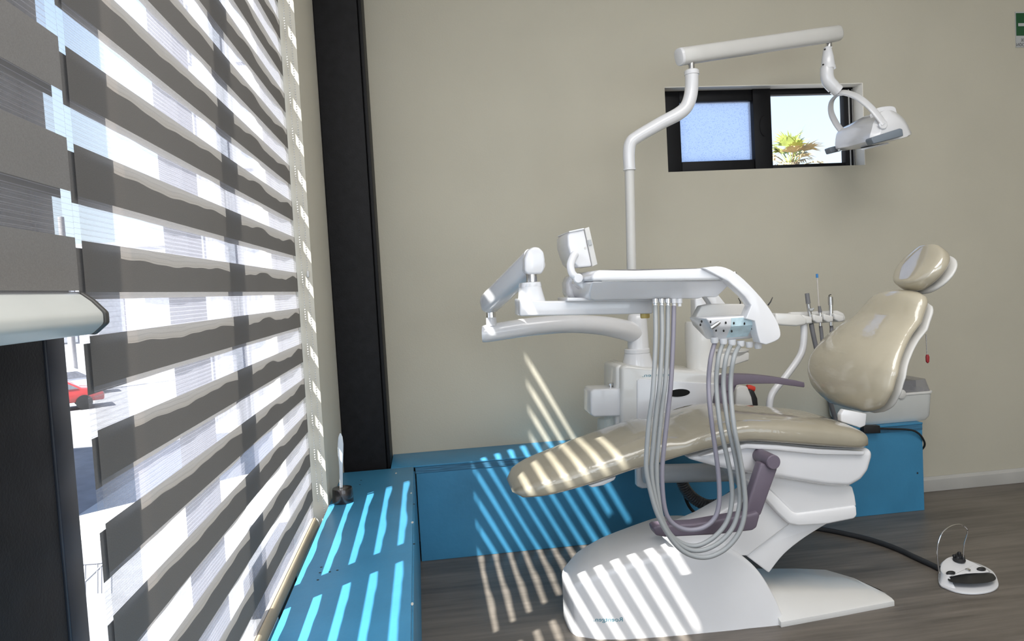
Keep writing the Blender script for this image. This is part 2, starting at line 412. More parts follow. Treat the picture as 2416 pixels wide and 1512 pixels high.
# object space z is measured from the thing's base
fabric_part(tb, 'front_fabric', fabric(.880, 2.298, .345, 2.62, lambda y: XB), blind_mat('striped blind cloth front', zA-.32))
fabric_part(tb, 'rear_fabric', fabric(.8725, 2.292, .345, 2.62, lambda y: XB-gap(y)), blind_mat('striped blind cloth rear', zA-.0085-.32))
rail = MB().side([(0, 0)]*0 or [(.0, 0), (.0, 0), (.0, 0)], 0, 0) if False else MB()
prof = [(-.014, .0), (.012, .0), (.015, .006), (.011, .020), (.004, .030), (-.010, .030)]
rail.loft([[(XB+a, y, .318+b) for a, b in prof] for y in (.8725, 2.296)])
part(tb, 'bottom_rail', rail, 'gold', bevel=.003)
part(tb, 'end_cap', MB().loft([[(XB+a*1.15, y, .317+b*1.08) for a, b in prof] for y in (2.2965, 2.302)]), 'light_grey', bevel=.002)
for k, (dx, dy) in enumerate(((.020, -.02), (.035, -.006))):
    ch = MB(); z = 2.55; xx, yy = XB+dx, JY+dy-.012
    while z > .40-.05*k:
        ch.ball((xx+.0008*math.sin(z*9+k), yy, z), .0024, 6); z -= .0078
    part(tb, 'pull_chain', ch, 'light_grey', ang=180)
part(tb, 'chain_clip', MB().box((XB+.031, JY-.023, 1.115), (XB+.039, JY-.013, 1.135)), 'light_grey', bevel=.002)

tl = thing('striped_roller_blind', 'raised grey and sheer striped roller blind at the left edge, thick pale bottom rail', 'blind', (XB, .2, 1.03))
fabric_part(tl, 'front_fabric', fabric(-.7, .856, 1.06, 2.62, lambda y: XB+.004), blind_mat('raised blind cloth front', 1.184-1.03-2*PERIOD, 1.6))  # front cloth colour lightened to stand for light coming through from behind
fabric_part(tl, 'rear_fabric', fabric(-.7, .850, 1.06, 2.62, lambda y: XB-.0035-.001*math.sin(y*9)), blind_mat('raised blind cloth rear', 1.176-1.03-2*PERIOD))
prof2 = [(-.020, .000), (.012, -.004), (.026, .008), (.026, .020), (.014, .034), (.002, .044), (-.016, .044)]
part(tl, 'bottom_rail', MB().loft([[(XB+a, y, 1.026+b) for a, b in prof2] for y in (-.7, .862)]), mat('pale grey blind rail', (.58, .60, .58), .45, var=.03), bevel=.004)
part(tl, 'end_cap', MB().loft([[(XB+a*1.08, y, 1.0255+b*1.05) for a, b in prof2] for y in (.8625, .8715)]), mat('dark grey end cap', (.05, .048, .045), .4), bevel=.003)

# ================================================================ BLUE LEDGES
ZB = .378
t = thing('blue_ledge', 'blue painted wooden ledge running along the window under the long blind', 'ledge', (-.2, 1.7, 0))
o1 = [(-.339, .4), (-.056, .4), (-.076, 2.728), (-.343, 2.728)]
part(t, 'ledge_top', MB().flat(o1, ZB-.017, ZB), 'blue', bevel=.0015, seg=2)
part(t, 'ledge_side', MB().flat([(-.33, .41), (-.052, .41), (-.072, 2.725), (-.33, 2.725)], 0, ZB-.0175), 'blue', bevel=.001, seg=1)
for px, py in [(758, 1338), (755, 1351), (750, 1368), (778, 1349), (796, 1345), (977, 1283), (977, 1189), (852, 1133), (849, 1143)]:
    p = on(px, py, 2, ZB)
    part(t, 'screw_hole', MB().lathe((p.x, p.y, ZB-.0005), [(0, .0032), (.0009, .0032)], n=10), 'black')
chip = mat('chipped pale paint', (.55, .55, .5), .7)
for px, py, r in [(976, 1232, .006), (973, 1163, .005), (937, 1116, .006), (977, 1424, .005)]:
    p = on(px, py, 2, ZB)
    part(t, 'paint_chip', MB().lathe((p.x-.004, p.y, ZB-.0004), [(0, r), (.0007, r)], n=7, sy=1.6, sx=.6), chip)
t = thing('blue_ledge', 'long blue painted wooden ledge along the back wall behind the dental chair', 'ledge', (1.0, 2.85, 0))
xr = 2.066
part(t, 'ledge_top', MB().box((-.163, 2.733, ZB-.006), (xr, 2.962, ZB+.001)), 'blue', bevel=.0015, seg=2)
part(t, 'plywood_edge', MB().box((-.07, 2.735, ZB-.030), (xr-.001, 2.80, ZB-.0065)), 'blue_edge')
part(t, 'ledge_front', MB().box((-.068, 2.737, 0), (xr, 2.76, ZB-.0305)), 'blue', bevel=.001, seg=1)
part(t, 'ledge_end', MB().box((xr-.02, 2.7605, 0), (xr, 2.96, ZB-.0065)), 'blue', bevel=.001, seg=1)
for px, py in [(2165, 1116), (2133, 995)]:
    p = at(px, py, 2.736) if py > 1000 else on(px, py, 2, ZB)
    part(t, 'screw_hole', MB().lathe((p.x, 2.7375, p.z), [(0, .004), (.0012, .004)], axis=(0, -1, 0), n=10) if py > 1000 else MB().lathe((p.x, p.y, ZB+.0005), [(0, .004), (.001, .004)], n=10), 'black')

# pen stand on the ledge
p0 = on(808, 1188, 2, ZB); sc_ = p0.y
t = thing('pen_stand', 'black round pen stand on the blue ledge beside the cream window jamb', 'pen stand', (p0.x, p0.y+.02, ZB))
r_ = .0335
part(t, 'holder', MB().lathe((p0.x, p0.y+.02, ZB+.0006), [(0, r_), (.003, r_*1.02), (.042, r_*.98), (.046, r_*.93), (.0462, r_*.2), (.0455, .004)], n=36), mat('glossy black holder', (.016, .013, .013), .25, coat=.5))
c0 = V(p0.x-.003, p0.y+.02, ZB+.0475)
tp = at(803, 1022, p0.y+.02)
blade = MB(); rings = []
for h, w in [(0, .0045), (.15, .0055), (.4, .006), (.6, .0085), (.8, .0095), (.93, .007), (1, .002)]:
    q = c0.lerp(tp, h); rings.append([q+V(math.cos(2*PI*j/12)*w, math.sin(2*PI*j/12)*w*.35, 0) for j in range(12)])
blade.loft(rings)
b = solo('letter_pen', blade, 'feather', 'frosted white pen standing upright in the black round stand', 'pen', ang=80)

# ================================================================ DENTAL CHAIR
YC = 2.08
ch = thing('dental_chair', 'reclining dental chair with beige upholstery on a white base', 'dental chair', (.85, YC, 0))
# --- base
top = [(at(a, b, y).x, at(a, b, y).z, y) for a, b, y in [(1352, 1382, 2.035), (1400, 1362, 2.0), (1470, 1337, 1.98), (1555, 1311, 1.97), (1625, 1291, 1.965), (1680, 1287, 1.962), (1720, 1294, 1.96), (1760, 1318, 1.96), (1795, 1352, 1.958), (1825, 1400, 1.957), (1845, 1445, 1.956), (1853, 1470, 1.956)]]
wtab = [(x, YC+.03-y) for x, z, y in top]
top = [(x, z) for x, z, y in top]
def wid(x): return interp(wtab, x)
rings = []; x0 = top[0][0]; x1 = top[-1][0]; tops = cr(top, 4)
def sec(x, zt, w, yc=YC+.02, n=4.5, zb=0.0, k=40):
    r = []
    for j in range(k):
        a, b = sell(2*PI*j/k, n)
        zz = b*.5+.5
        r.append((x, yc+a*w, zb+(zt-zb)*zz))
    return r
def boxsec(x, zt, w, yc=YC+.03, rr=.016, flare=.008):
    rr = min(rr, zt*.45); r = [(x, yc-w-flare, 0), (x, yc-w-flare*.5, .03 if zt > .07 else zt*.4)]
    for k in range(6):
        a = PI-PI/2*k/5
        r.append((x, yc-w+rr+rr*math.cos(a), zt-rr+rr*math.sin(a)))
    for k in range(6):
        a = PI/2-PI/2*k/5
        r.append((x, yc+w-rr+rr*math.cos(a), zt-rr+rr*math.sin(a)))
    r += [(x, yc+w+flare*.5, .03 if zt > .07 else zt*.4), (x, yc+w+flare, 0)]
    return r
base = MB(); rr_ = [boxsec(x0+dx, tops[0][1]*k, w0) for dx, k, w0 in ((-.0135, .90, .020), (-.0125, .93, .036), (-.010, .955, .050), (-.006, .975, .062), (-.002, .99, .070))]
rr_ += [boxsec(x, max(z, .02), wid(x)) for x, z in tops]
rr_.append(boxsec(x1+.006, .012, wid(x1)))
base.loft(rr_); bco = part(ch, 'base_cover', base, 'white_matt', ang=50)
bpy.context.view_layer.update()
lt_ = lettering(ch, 'maker_lettering', 'Roentgen.', at(1472, 1468, 1.972), (1, 0, 0), (0, 0, 1), .0125, 'teal', width=.084)
for v in lt_.data.vertices:                             # lay the letters onto the curved cover
    hit, loc, nn, _i = bco.ray_cast(V(v.co.x, v.co.y-.5, v.co.z), V(0, 1, 0))
    if hit: v.co.y = loc.y-.0007
# --- foot plate
fp = MB(); rings = []
for x, ya, yb_, h in [(.99, 1.935, 2.26, .062), (1.08, 1.945, 2.262, .050), (1.2, 1.958, 2.262, .038), (1.3, 1.970, 2.245, .030), (1.355, 1.976, 2.17, .026), (1.385, 1.98, 2.05, .022)]:
    rings.append([(x, ya, 0), (x, ya, .016), (x, ya+.012, .020), (x, ya+.07, h), (x, yb_-.03, h), (x, yb_, h*.6), (x, yb_, 0)])
fp.loft(rings); part(ch, 'foot_plate', fp, 'white_warm', bevel=.004, bang=40)
# --- lifting arm
la_ = xz([(1566, 1270), (1664, 1228), (1764, 1172), (1806, 1136), (1872, 1220), (1865, 1236), (1800, 1285), (1765, 1312), (1700, 1310), (1600, 1300)], 1.985)
part(ch, 'lifting_arm', MB().prism(la_, 1.985, 2.075), 'white_matt', bevel=.006)
lb_ = xz(cr([(1762, 1312), (1790, 1288), (1830, 1258), (1866, 1232)], 4)+cr([(1965, 1228), (1900, 1268), (1850, 1308), (1815, 1352)], 4), 2.0)
part(ch, 'arm_cover', MB().prism(lb_, 2.0, 2.12), 'white_matt', bevel=.006)
# --- bracket under the seat
sb = xz([(1742, 1122), (1800, 1100), (1900, 1118), (2012, 1148), (2018, 1170), (2022, 1195), (1880, 1213), (1868, 1208), (1810, 1148)], 1.965)
part(ch, 'seat_bracket', MB().prism(sb, 1.965, 2.22), 'white_matt', bevel=.006)
sl = xz([(1745, 1120), (1800, 1170), (1835, 1210), (1862, 1236), (1885, 1241), (1950, 1237), (2016, 1224), (2023, 1216), (2021, 1193), (1880, 1212), (1870, 1207), (1808, 1146)], 1.960)
part(ch, 'bracket_skirt', MB().prism(sl, 1.960, 2.215), 'white_matt', bevel=.006)
# --- seat shell
ss = xz([(1622, 1083), (1690, 1058), (1760, 1042), (1830, 1045), (1930, 1055), (2062, 1060), (2061, 1080), (2052, 1112), (2035, 1134), (2006, 1150), (1950, 1147), (1850, 1131), (1780, 1121), (1700, 1105)], 1.925)
part(ch, 'seat_shell', MB().prism(ss, 1.925, 2.235), 'white', bevel=.020, seg=5, bang=20)
sr = xz([(1650, 1078), (1700, 1060), (1760, 1046), (1830, 1049), (1930, 1059), (2040, 1064), (2038, 1074), (1930, 1072), (1830, 1062), (1760, 1058), (1700, 1072)], 1.915)
part(ch, 'shell_rim', MB().prism(sr, 1.912, 2.24), 'white', bevel=.004)
# --- seat and leg cushion (one long pad)
FAR = 2.2; NEAR = 1.9
topc = cr(xz([(1197, 1118), (1207, 1098), (1240, 1076), (1300, 1052), (1390, 1018), (1500, 984), (1530, 987), (1570, 970), (1640, 951), (1700, 948), (1780, 953), (1880, 964), (1960, 985), (2020, 1003), (2050, 1018)], FAR), 4)
botc = cr(xz([(1222, 1188), (1250, 1190), (1320, 1178), (1420, 1147), (1500, 1118), (1570, 1098), (1620, 1080), (1690, 1062), (1760, 1047), (1830, 1050), (1930, 1058), (2020, 1063), (2063, 1060)], NEAR), 4)
xs0, xs1 = .222, 1.288
def cring(x, zt, zb, w, yc, k=44):
    r = []
    for j in range(k):
        a, b = sell(2*PI*j/k, 3.2)
        if b > 0: z = zb+(zt-zb)*(.42+.58*b)
        else:
            a2, b2 = sell(2*PI*j/k, 5); a = a2; z = zb+(zt-zb)*(.42+.42*b2)
        r.append((x, yc+a*w, z))
    return r
rings = []
N = 46
for i in range(N+1):
    u = i/N; x = xs0+(xs1-xs0)*u
    zt, zb = interp(topc, x), interp(botc, x)
    w = interp([(.22, .125), (.30, .150), (.45, .165), (.62, .175), (.8, .185), (1.29, .185)], x)
    yc = YC
    e = min((x-xs0)/.03, 1); e2 = min((xs1-x)/.055, 1)
    s0 = math.sqrt(max(0, 1-(1-e)**2)); s2 = math.sqrt(max(0, 1-(1-e2)**2)); s = max(.05, min(s0, s2))
    mid = zb+(zt-zb)*.42
    if s0 < 1: mid = zb + (zt-zb)*.5
    rings.append(cring(x, mid+(zt-mid)*(.25+.75*s), mid-(mid-zb)*(.25+.75*s), w*(.55+.45*s) if s2 >= 1 else w*(.72+.28*s), yc))
cu = MB().loft(rings)
part(ch, 'seat_cushion', cu, 'cushion', ang=60, label='long beige seat and leg pad under clear film')
lp = MB().prism(xz([(1388, 1146), (1440, 1128), (1455, 1124), (1450, 1133), (1425, 1145), (1397, 1151)], 1.93), 1.93, 1.95)
part(ch, 'leg_plate', lp, 'white', bevel=.006)
# --- near armrest, swung down
ar = thing('x', '', '', (0, 0, 0)); bpy.data.objects.remove(ar)
pad = xz([(1541, 1245), (1550, 1241), (1640, 1236), (1770, 1213), (1790, 1207), (1794, 1216), (1786, 1245), (1776, 1252), (1690, 1262), (1570, 1268), (1548, 1264)], 1.83)
pa = part(ch, 'armrest', MB().prism(pad, 1.83, 1.875), 'purple', bevel=.007, label='dark mauve armrest swung down on the near side')
br = xz([(1796, 1092), (1836, 1104), (1796, 1215), (1760, 1238), (1752, 1226)], 1.845)
part(pa, 'armrest_post', MB().prism(br, 1.845, 1.88), 'purple', bevel=.006)
pv = at(1826, 1091, 1.835)
part(pa, 'pivot', MB().lathe((pv.x, 1.835, pv.z), [(0, .018), (.003, .0205), (.085, .0205), (.09, .019)], axis=(0, 1, 0), n=32), 'purple')
# --- far armrest
fa = xz(cr([(1700, 905), (1712, 888), (1760, 884), (1830, 890), (1898, 902)], 4)+[(1899, 912), (1897, 914)]+cr([(1830, 905), (1760, 906), (1735, 910), (1715, 925)], 4), 2.25)
pf = part(ch, 'armrest', MB().prism(fa, 2.25, 2.30), 'purple', bevel=.005, label='dark mauve armrest raised on the far side')
fb = xz([(1698, 905), (1740, 905), (1728, 935), (1716, 975), (1690, 975), (1690, 950)], 2.26)
part(pf, 'armrest_post', MB().prism(fb, 2.26, 2.295), 'purple', bevel=.004)
# --- backrest : slab built from a front outline (u across, v up the lean)
B0 = V(1.335, YC+.04, .600); B1 = V(1.497, YC+.01, .975)        # bottom centre, top centre of the pad front
vdir = (B1-B0); L = vdir.length; vdir.normalize(); udir = V(0, 1, 0); ndir = udir.cross(vdir)*-1
if ndir.x > 0: ndir = -ndir                                     # faces the foot end
def slab(name, parent, o, vd, Ln, hw, thick, bulge, m_, back=0, curve=None, yo=None, ex=2.7):
    """hw(v) half width for v in 0..1, rounded slab whose front bulges along ndir"""
    nd = (V(0, 1, 0).cross(vd)); nd = nd if nd.x < 0 else -nd
    mb = MB(); rings = []; N = 34
    for i in range(N+1):
        v = i/N; w = hw(v); c = o+vd*(v*Ln)
        e = min(v/.10, (1-v)/.08, 1); s = math.sqrt(max(.02, 1-(1-e)**2))
        if curve: c = c+nd*curve(v)
        if yo: c = c+V(0, yo(v), 0)
        r = []
        for j in range(40):
            a, b = sell(2*PI*j/40, ex)
            t_ = thick*s*(.5+.5*b) if b > 0 else thick*s*(.5+.5*b)
            r.append(c+V(0, 1, 0)*a*w*(.86+.14*s)+nd*((b*.5)*thick*(.35+.65*s)+back+bulge*max(0, b)*(1-a*a)))
        rings.append(r)
    mb.loft(rings); return part(parent, name, mb, m_, ang=70)
def hwb(v): return interp([(0, .100), (.04, .150), (.10, .192), (.2, .222), (.33, .228), (.5, .205), (.65, .178), (.8, .150), (.92, .130), (.97, .114), (1, .088)], v)
def yob(v): return interp([(0, .0), (.10, .012), (.2, .017), (.33, .020), (.5, .024), (.65, .027), (.8, .022), (1, .008)], v)
def cv(v): return .045*math.sin(PI*min(1, max(0, (v-.02)/.75)))-.035*v
slab('backrest_cushion', ch, B0, vdir, L, hwb, .062, .012, 'cushion_back', curve=cv, yo=yob)
slab('backrest_shell', ch, B0+V(.010, 0, .006), vdir, L*.93, lambda v: hwb(v)*.95, .026, 0, 'light_grey', back=-.034, curve=cv, yo=yob)
# --- headrest
hb = at(2172, 632, 2.07)
Hd = V(.62, 0, .785).normalized()
H0_ = hb-Hd*.080
def hwh(v): return .098*math.sqrt(max(.03, 1-(2*v-1)**2*.96))
slab('headrest_cushion', ch, H0_, Hd, .160, hwh, .056, .001, 'cushion_head', ex=3.2)
slab('headrest_shell', ch, H0_+V(.012, 0, .008), Hd, .145, lambda v: hwh(v)*.92, .022, 0, 'light_grey', back=-.042)
part(ch, 'headrest_stem', MB().tube([V(1.515, YC+.01, .90), H0_+V(.055, 0, .05)], .016, 12), 'chrome_dull')
hg = xz([(1984, 978), (1992, 966), (2046, 976), (2043, 1004), (2030, 1010), (1985, 995)], 2.0)
part(ch, 'back_hinge', MB().prism(hg, 2.0, 2.022), 'white', bevel=.004)
# ================================================================ DENTAL UNIT beside the chair
UY = 2.40
un = thing('dental_unit', 'white spittoon and water unit standing beside the dental chair', 'dental unit', (.85, UY+.1, .45))
body = xz([(1466, 1062), (1466, 866), (1480, 861), (1520, 866), (1700, 880), (1722, 886), (1722, 975), (1700, 1062)], UY)
part(un, 'body', MB().prism(body, UY, UY+.22), 'white_warm', bevel=.012)
edge = xz([(1453, 1060), (1453, 866), (1462, 860), (1480, 864), (1480, 1060)], UY+.03)
part(un, 'side_panel', MB().prism(edge, UY+.03, UY+.2), 'white_warm', bevel=.008)
door = xz([(1503, 1060), (1503, 897), (1508, 893), (1700, 906), (1706, 912), (1706, 1060)], UY-.004)
dr = part(un, 'door', MB().prism(door, UY-.005, UY+.01), 'white', bevel=.003)
oc = at(1602, 927, UY-.006)
part(dr, 'oval_grip', MB().lathe((oc.x, UY-.0045, oc.z), [(0, .040), (.0025, .040)], axis=(0, -1, 0), n=40, sy=.335), mat('black grip recess', (.002, .002, .002), .9))
part(dr, 'grip_rim', MB().tube([(oc.x+.041*math.cos(2*PI*k/40), UY-.0055, oc.z+.0148*math.sin(2*PI*k/40)) for k in range(41)], .0013, 6), 'white')
lettering(un, 'maker_lettering', 'Roentgen.', at(1590, 886.5, UY), (1, .0, -.035), (.035, 0, 1), .0115, 'teal', width=.115)
lower = xz([(1502, 1100), (1532, 1096), (1532, 1152), (1515, 1153), (1503, 1148)], UY)
part(un, 'lower_block', MB().prism(lower, UY, UY+.03), 'white', bevel=.006)
ta, tb_ = at(1520, 1118, 2.36), at(1775, 1112, 2.36)
part(un, 'support_tube', MB().tube([ta, tb_], .0325, 28), mat('grey white support tube', (.52, .535, .55), .35, coat=.3))
# column head the lamp pole and tray arm turn on
ca = at(1505, 872, UY+.08)
def hz(py): return at(1505, py, UY+.08).z-ca.z
part(un, 'column_cone', MB().lathe((ca.x, UY+.08, ca.z-.01), [(0, .062), (.01, .061), (hz(833)+.01, .046), (hz(831)+.01, .042)], n=40), 'white')
part(un, 'column_ring', MB().lathe((ca.x, UY+.08, ca.z), [(hz(832), .044), (hz(831), .046), (hz(823), .046), (hz(821), .043)], n=40), 'white')
# spittoon tower and bowl
sa = at(1655, 873, UY+.12)
def tz(py): return at(1655, py, UY+.12).z-sa.z
part(un, 'tower', MB().lathe((sa.x, UY+.12, sa.z), [(0, .054), (tz(800), .056), (tz(762), .053), (tz(757), .049), (tz(756), .02)], n=40), 'white_warm')
part(un, 'tower_foot', MB().lathe((sa.x, UY+.12, sa.z-.016), [(0, .062), (.010, .060), (.0145, .056)], n=40), 'white_warm')
part(un, 'seal', MB().lathe((sa.x, UY+.12, sa.z-.0025), [(0, .055), (.002, .055)], n=40), 'black')
sp_ = xz([(1635, 705), (1650, 700), (1662, 708), (1664, 757), (1636, 757)], UY+.12)
part(un, 'spout_block', MB().prism(sp_, UY+.10, UY+.15), 'white', bevel=.006)
bw = at(1725, 836, UY+.14)
part(un, 'bowl', MB().lathe((bw.x, UY+.14, bw.z-.022), [(0, .030), (.004, .045), (.020, .052), (.0205, .052), (.036, .066), (.039, .066), (.036, .060), (.02, .045), (.012, .01)], n=36), 'light_grey')
bk = xz([(1690, 833), (1742, 828), (1760, 830), (1760, 848), (1700, 868), (1690, 868)], UY+.12)
part(un, 'bowl_bracket', MB().prism(bk, UY+.09, UY+.17), 'light_grey', bevel=.006)
# water bottle holder on the left
bh = xz([(1394, 978), (1393, 925), (1400, 918), (1470, 916), (1470, 982), (1402, 984)], UY+.02)
part(un, 'bottle_cap_block', MB().prism(bh, UY+.02, UY+.13), 'white', bevel=.014, seg=5)
wbp = at(1430, 985, UY+.075)
part(un, 'water_bottle', MB().lathe((wbp.x, UY+.075, wbp.z-.10), [(0, .030), (.004, .0335), (.08, .0335), (.098, .030), (.101, .024)], n=32), mat('clear water bottle', (.66, .74, .74), .08, var=.03, alpha=.32, coat=.6), label='clear water bottle')
vk = at(1441, 914, UY+.07)
kn = MB().lathe((vk.x, UY+.07, vk.z-.004), [(0, .012), (.003, .012), (.004, .005), (.011, .005), (.012, .011), (.019, .011), (.020, .007)], n=20)
kn.lathe((vk.x-.024, UY+.065, vk.z-.004), [(0, .009), (.005, .009), (.007, .004)], n=16)
part(un, 'water_valve', kn, 'chrome')
# right side fittings
gx = xz([(1730, 955), (1732, 915), (1740, 908), (1758, 910), (1768, 935), (1772, 957)], UY+.05)
part(un, 'side_cover', MB().prism(gx, UY+.03, UY+.16), 'light_grey', bevel=.006)
dx_ = xz([(1764, 958), (1763, 925), (1770, 918), (1780, 922), (1788, 940), (1790, 960)], UY+.05)
part(un, 'dark_holder', MB().prism(dx_, UY+.05, UY+.12), 'black', bevel=.006)
rx = at(1769, 913, UY+.08)
part(un, 'red_knob', MB().lathe((rx.x-.012, UY+.08, rx.z), [(0, .010), (.012, .012), (.030, .010), (.032, .006)], axis=(1, 0, -.3), n=20), 'red')
# corrugated drain hose and cable below
pts = [at(a, b, 2.50) for a, b in [(1606, 1128), (1618, 1155), (1640, 1178), (1672, 1192), (1705, 1186), (1730, 1170)]]
path = cr(pts, 12)
part(un, 'drain_hose', MB().tube(path, [.0205+(.002 if k % 2 else -.002) for k in range(len(path))], 16), mat('corrugated dark hose', (.05, .05, .053), .35, coat=.3), label='dark corrugated drain hose', ang=20)
pts = [at(a, b, 2.55) for a, b in [(1612, 1140), (1616, 1170), (1630, 1200), (1655, 1218), (1690, 1225)]]
part(un, 'drain_cable', MB().tube(cr(pts, 5), .006, 10), 'black')

# ================================================================ OPERATING LAMP
LY = UY+.08
ol = thing('operating_lamp', 'white dental operating lamp on a tall bent pole in front of the small window', 'lamp', at(1497, 745, LY))
pp = [(1499, 752), (1490, 640), (1485, 400), (1483.5, 362), (1488, 337), (1505, 322), (1560, 290), (1603, 267), (1622, 247), (1631, 215), (1632, 172)]
pts = cr([at(a, b, LY) for a, b in pp], 6)
low = [at(1499, 752, LY), at(1490, 640, LY), at(1485, 398, LY)]
part(ol, 'lower_pole', MB().tube(low, .0172, 26), 'light_grey')
up_ = cr([at(a, b, LY) for a, b in pp[2:]], 6)
part(ol, 'bent_tube', MB().tube(up_, [.0205+.0035*min(1, k/30) for k in range(len(up_))], 28), 'white')
ck = at(1485, 400, LY)
part(ol, 'collar', MB().lathe((ck.x, LY, ck.z-.003), [(0, .020), (.001, .0225), (.006, .0225), (.007, .020)], n=30), 'white')
ct = at(1632, 172, LY)
part(ol, 'tube_cap', MB().lathe((ct.x, LY, ct.z-.008), [(0, .0245), (.001, .0265), (.014, .0265), (.018, .023), (.0182, .01)], n=30), 'white')
part(ol, 'front_pin', MB().lathe((ct.x, LY, ct.z), [(0, .0115), (.055, .0115)], n=20), 'chrome')
RY = 2.68
A0, A1 = at(1604, 134, LY-.01), at(1981, 78, RY)
adir = (A1-A0).normalized(); side_ = adir.cross(V(0, 0, 1)).normalized(); upv = side_.cross(adir).normalized()
def oval(c, a, b, k=32): return [c+side_*sell(2*PI*j/k, 2.6)[0]*a+upv*sell(2*PI*j/k, 2.6)[1]*b for j in range(k)]
beam = MB().loft([oval(A0-adir*.004, .021, .026), oval(A0, .0255, .0305)]+[oval(A0.lerp(A1, k/8), .0255, .0305) for k in range(1, 8)]+[oval(A1-adir*.012, .0255, .0305), oval(A1-adir*.004, .023, .027), oval(A1, .016, .02)])
part(ol, 'cross_arm', beam, 'light_grey', ang=50)
cap = MB().loft([oval(A0-adir*.006, .022, .0265), oval(A0-adir*.0045, .0245, .0295), oval(A0+adir*.004, .0262, .0312)])
part(ol, 'arm_end_cap', cap, 'white', ang=40)
np_ = at(1955, 100, RY)
part(ol, 'rear_pin', MB().lathe((np_.x, RY, at(1954, 112, RY).z), [(0, .0125), (.04, .0125)], n=20), 'chrome')
zz = lambda py: at(1953, py, RY).z
ax_ = at(1954, 112, RY).x-.003
part(ol, 'neck', MB().lathe((ax_, RY, zz(160)), [(0, .026), (.002, .0265), (zz(135)-zz(160), .0225), (zz(113)-zz(160), .0150), (zz(111)-zz(160), .013)], n=30), 'white')
part(ol, 'neck_ring', MB().lathe((ax_, RY, zz(163)), [(0, .0285), (.010, .0285)], n=30), 'white')
el = cr([at(a, b, RY) for a, b in [(1951, 160), (1951, 178), (1955, 192), (1966, 205), (1977, 215)]], 6)
part(ol, 'elbow', MB().tube(el, [.0255]*(len(el)-6)+[.0245]*6, 28), 'white')
for k, (sx_, sy_) in enumerate(((1947, 116), (1943, 152), (1958, 218))):
    q = at(sx_, sy_, RY-.027)
    part(ol, 'screw', MB().lathe(q+V(0, .004, 0), [(0, .0035), (.004, .003)], axis=(0, -1, 0), n=10), 'black')
# yoke: near and far curved arms meeting at the elbow
def band(pts3, w0, t0):
    P = [Vector(p) for p in pts3]; rings = []
    for i, p in enumerate(P):
        t_ = (P[min(i+1, len(P)-1)]-P[max(i-1, 0)]).normalized()
        a = V(.80, .35, .48); a = (a-t_*a.dot(t_)).normalized(); c = t_.cross(a)
        k = 16
        rings.append([p+a*sell(2*PI*j/k, 3)[0]*w0+c*sell(2*PI*j/k, 3)[1]*t0 for j in range(k)])
    return MB().loft(rings)
yk = [(1983, 218, 2.68), (2000, 220, 2.64), (2025, 230, 2.59), (2050, 250, 2.55), (2070, 272, 2.53), (2086, 293, 2.52)]
part(ol, 'yoke_arm', band(cr([at(*p) for p in yk], 6), .017, .0065), 'white', ang=50)
yk = [(1992, 219, 2.68), (1976, 224, 2.72), (1962, 240, 2.77), (1961, 265, 2.80), (1972, 290, 2.82), (1985, 308, 2.82)]
part(ol, 'yoke_arm', band(cr([at(*p) for p in yk], 6), .017, .0065), 'white', ang=50)
pvx = at(2085, 294, 2.515)
part(ol, 'yoke_pivot', MB().lathe((pvx.x, 2.525, pvx.z), [(0, .0165), (.008, .0165), (.010, .014)], axis=(0, -1, 0), n=28), 'white')
# lamp head: sections from far to near
def hs(pts_, y): return [V(x, y, z) for x, z in xz(pts_, y)]
far_ = [(1978, 356), (1972, 322), (1984, 304), (2012, 290), (2030, 290), (2048, 300), (2052, 322), (2046, 342)]
mid_ = [(2008, 352), (2005, 312), (2020, 286), (2055, 268), (2085, 262), (2105, 278), (2112, 310), (2104, 332)]
nea_ = [(2058, 338), (2058, 300), (2066, 280), (2084, 262), (2108, 262), (2132, 280), (2145, 302), (2144, 322)]
tip_ = [(2080, 332), (2080, 304), (2086, 288), (2098, 278), (2114, 278), (2130, 292), (2140, 306), (2140, 322)]
rg = [hs([(a*.8+2012*.2, b*.8+325*.2) for a, b in far_], 2.835), hs(far_, 2.82), hs(mid_, 2.69), hs(nea_, 2.545), hs(tip_, 2.522)]
def dense(r): return [Vector(p) for p in crc([tuple(q) for q in r], 4)]
part(ol, 'lamp_head', MB().loft([dense(r) for r in rg]), 'white', ang=42)
hump = [hs([(2052, 276), (2066, 257), (2088, 251), (2110, 252), (2116, 266), (2118, 282), (2090, 292)], y) for y in (2.74, 2.60)]
part(ol, 'head_hump', MB().loft([dense(r) for r in hump]), 'white', bevel=.005, ang=42)
h1 = xz([(2054, 328), (2060, 340), (2130, 321), (2128, 305), (2122, 303), (2056, 324)], 2.50)
part(ol, 'head_handle', MB().prism(h1, 2.495, 2.535), 'shield', bevel=.004, label='slate grey handle on the near end')
h2 = xz([(1950, 350), (1955, 363), (2000, 352), (1999, 338)], 2.86)
part(ol, 'head_handle', MB().prism(h2, 2.84, 2.88), 'shield', bevel=.004, label='slate grey handle on the far end')
q = at(1994, 326, 2.80)
q2 = at(1994, 326, 2.655)
sqs = at(1995, 326, 2.79)
ln = MB().loft([[at(a, b, y) for a, b in [(2030, 351), (2095, 336), (2098, 339), (2035, 354)]] for y in (2.76, 2.60)])
part(ol, 'lens', ln, mat('frosted lamp lens', (.7, .72, .75), .3, coat=.5))

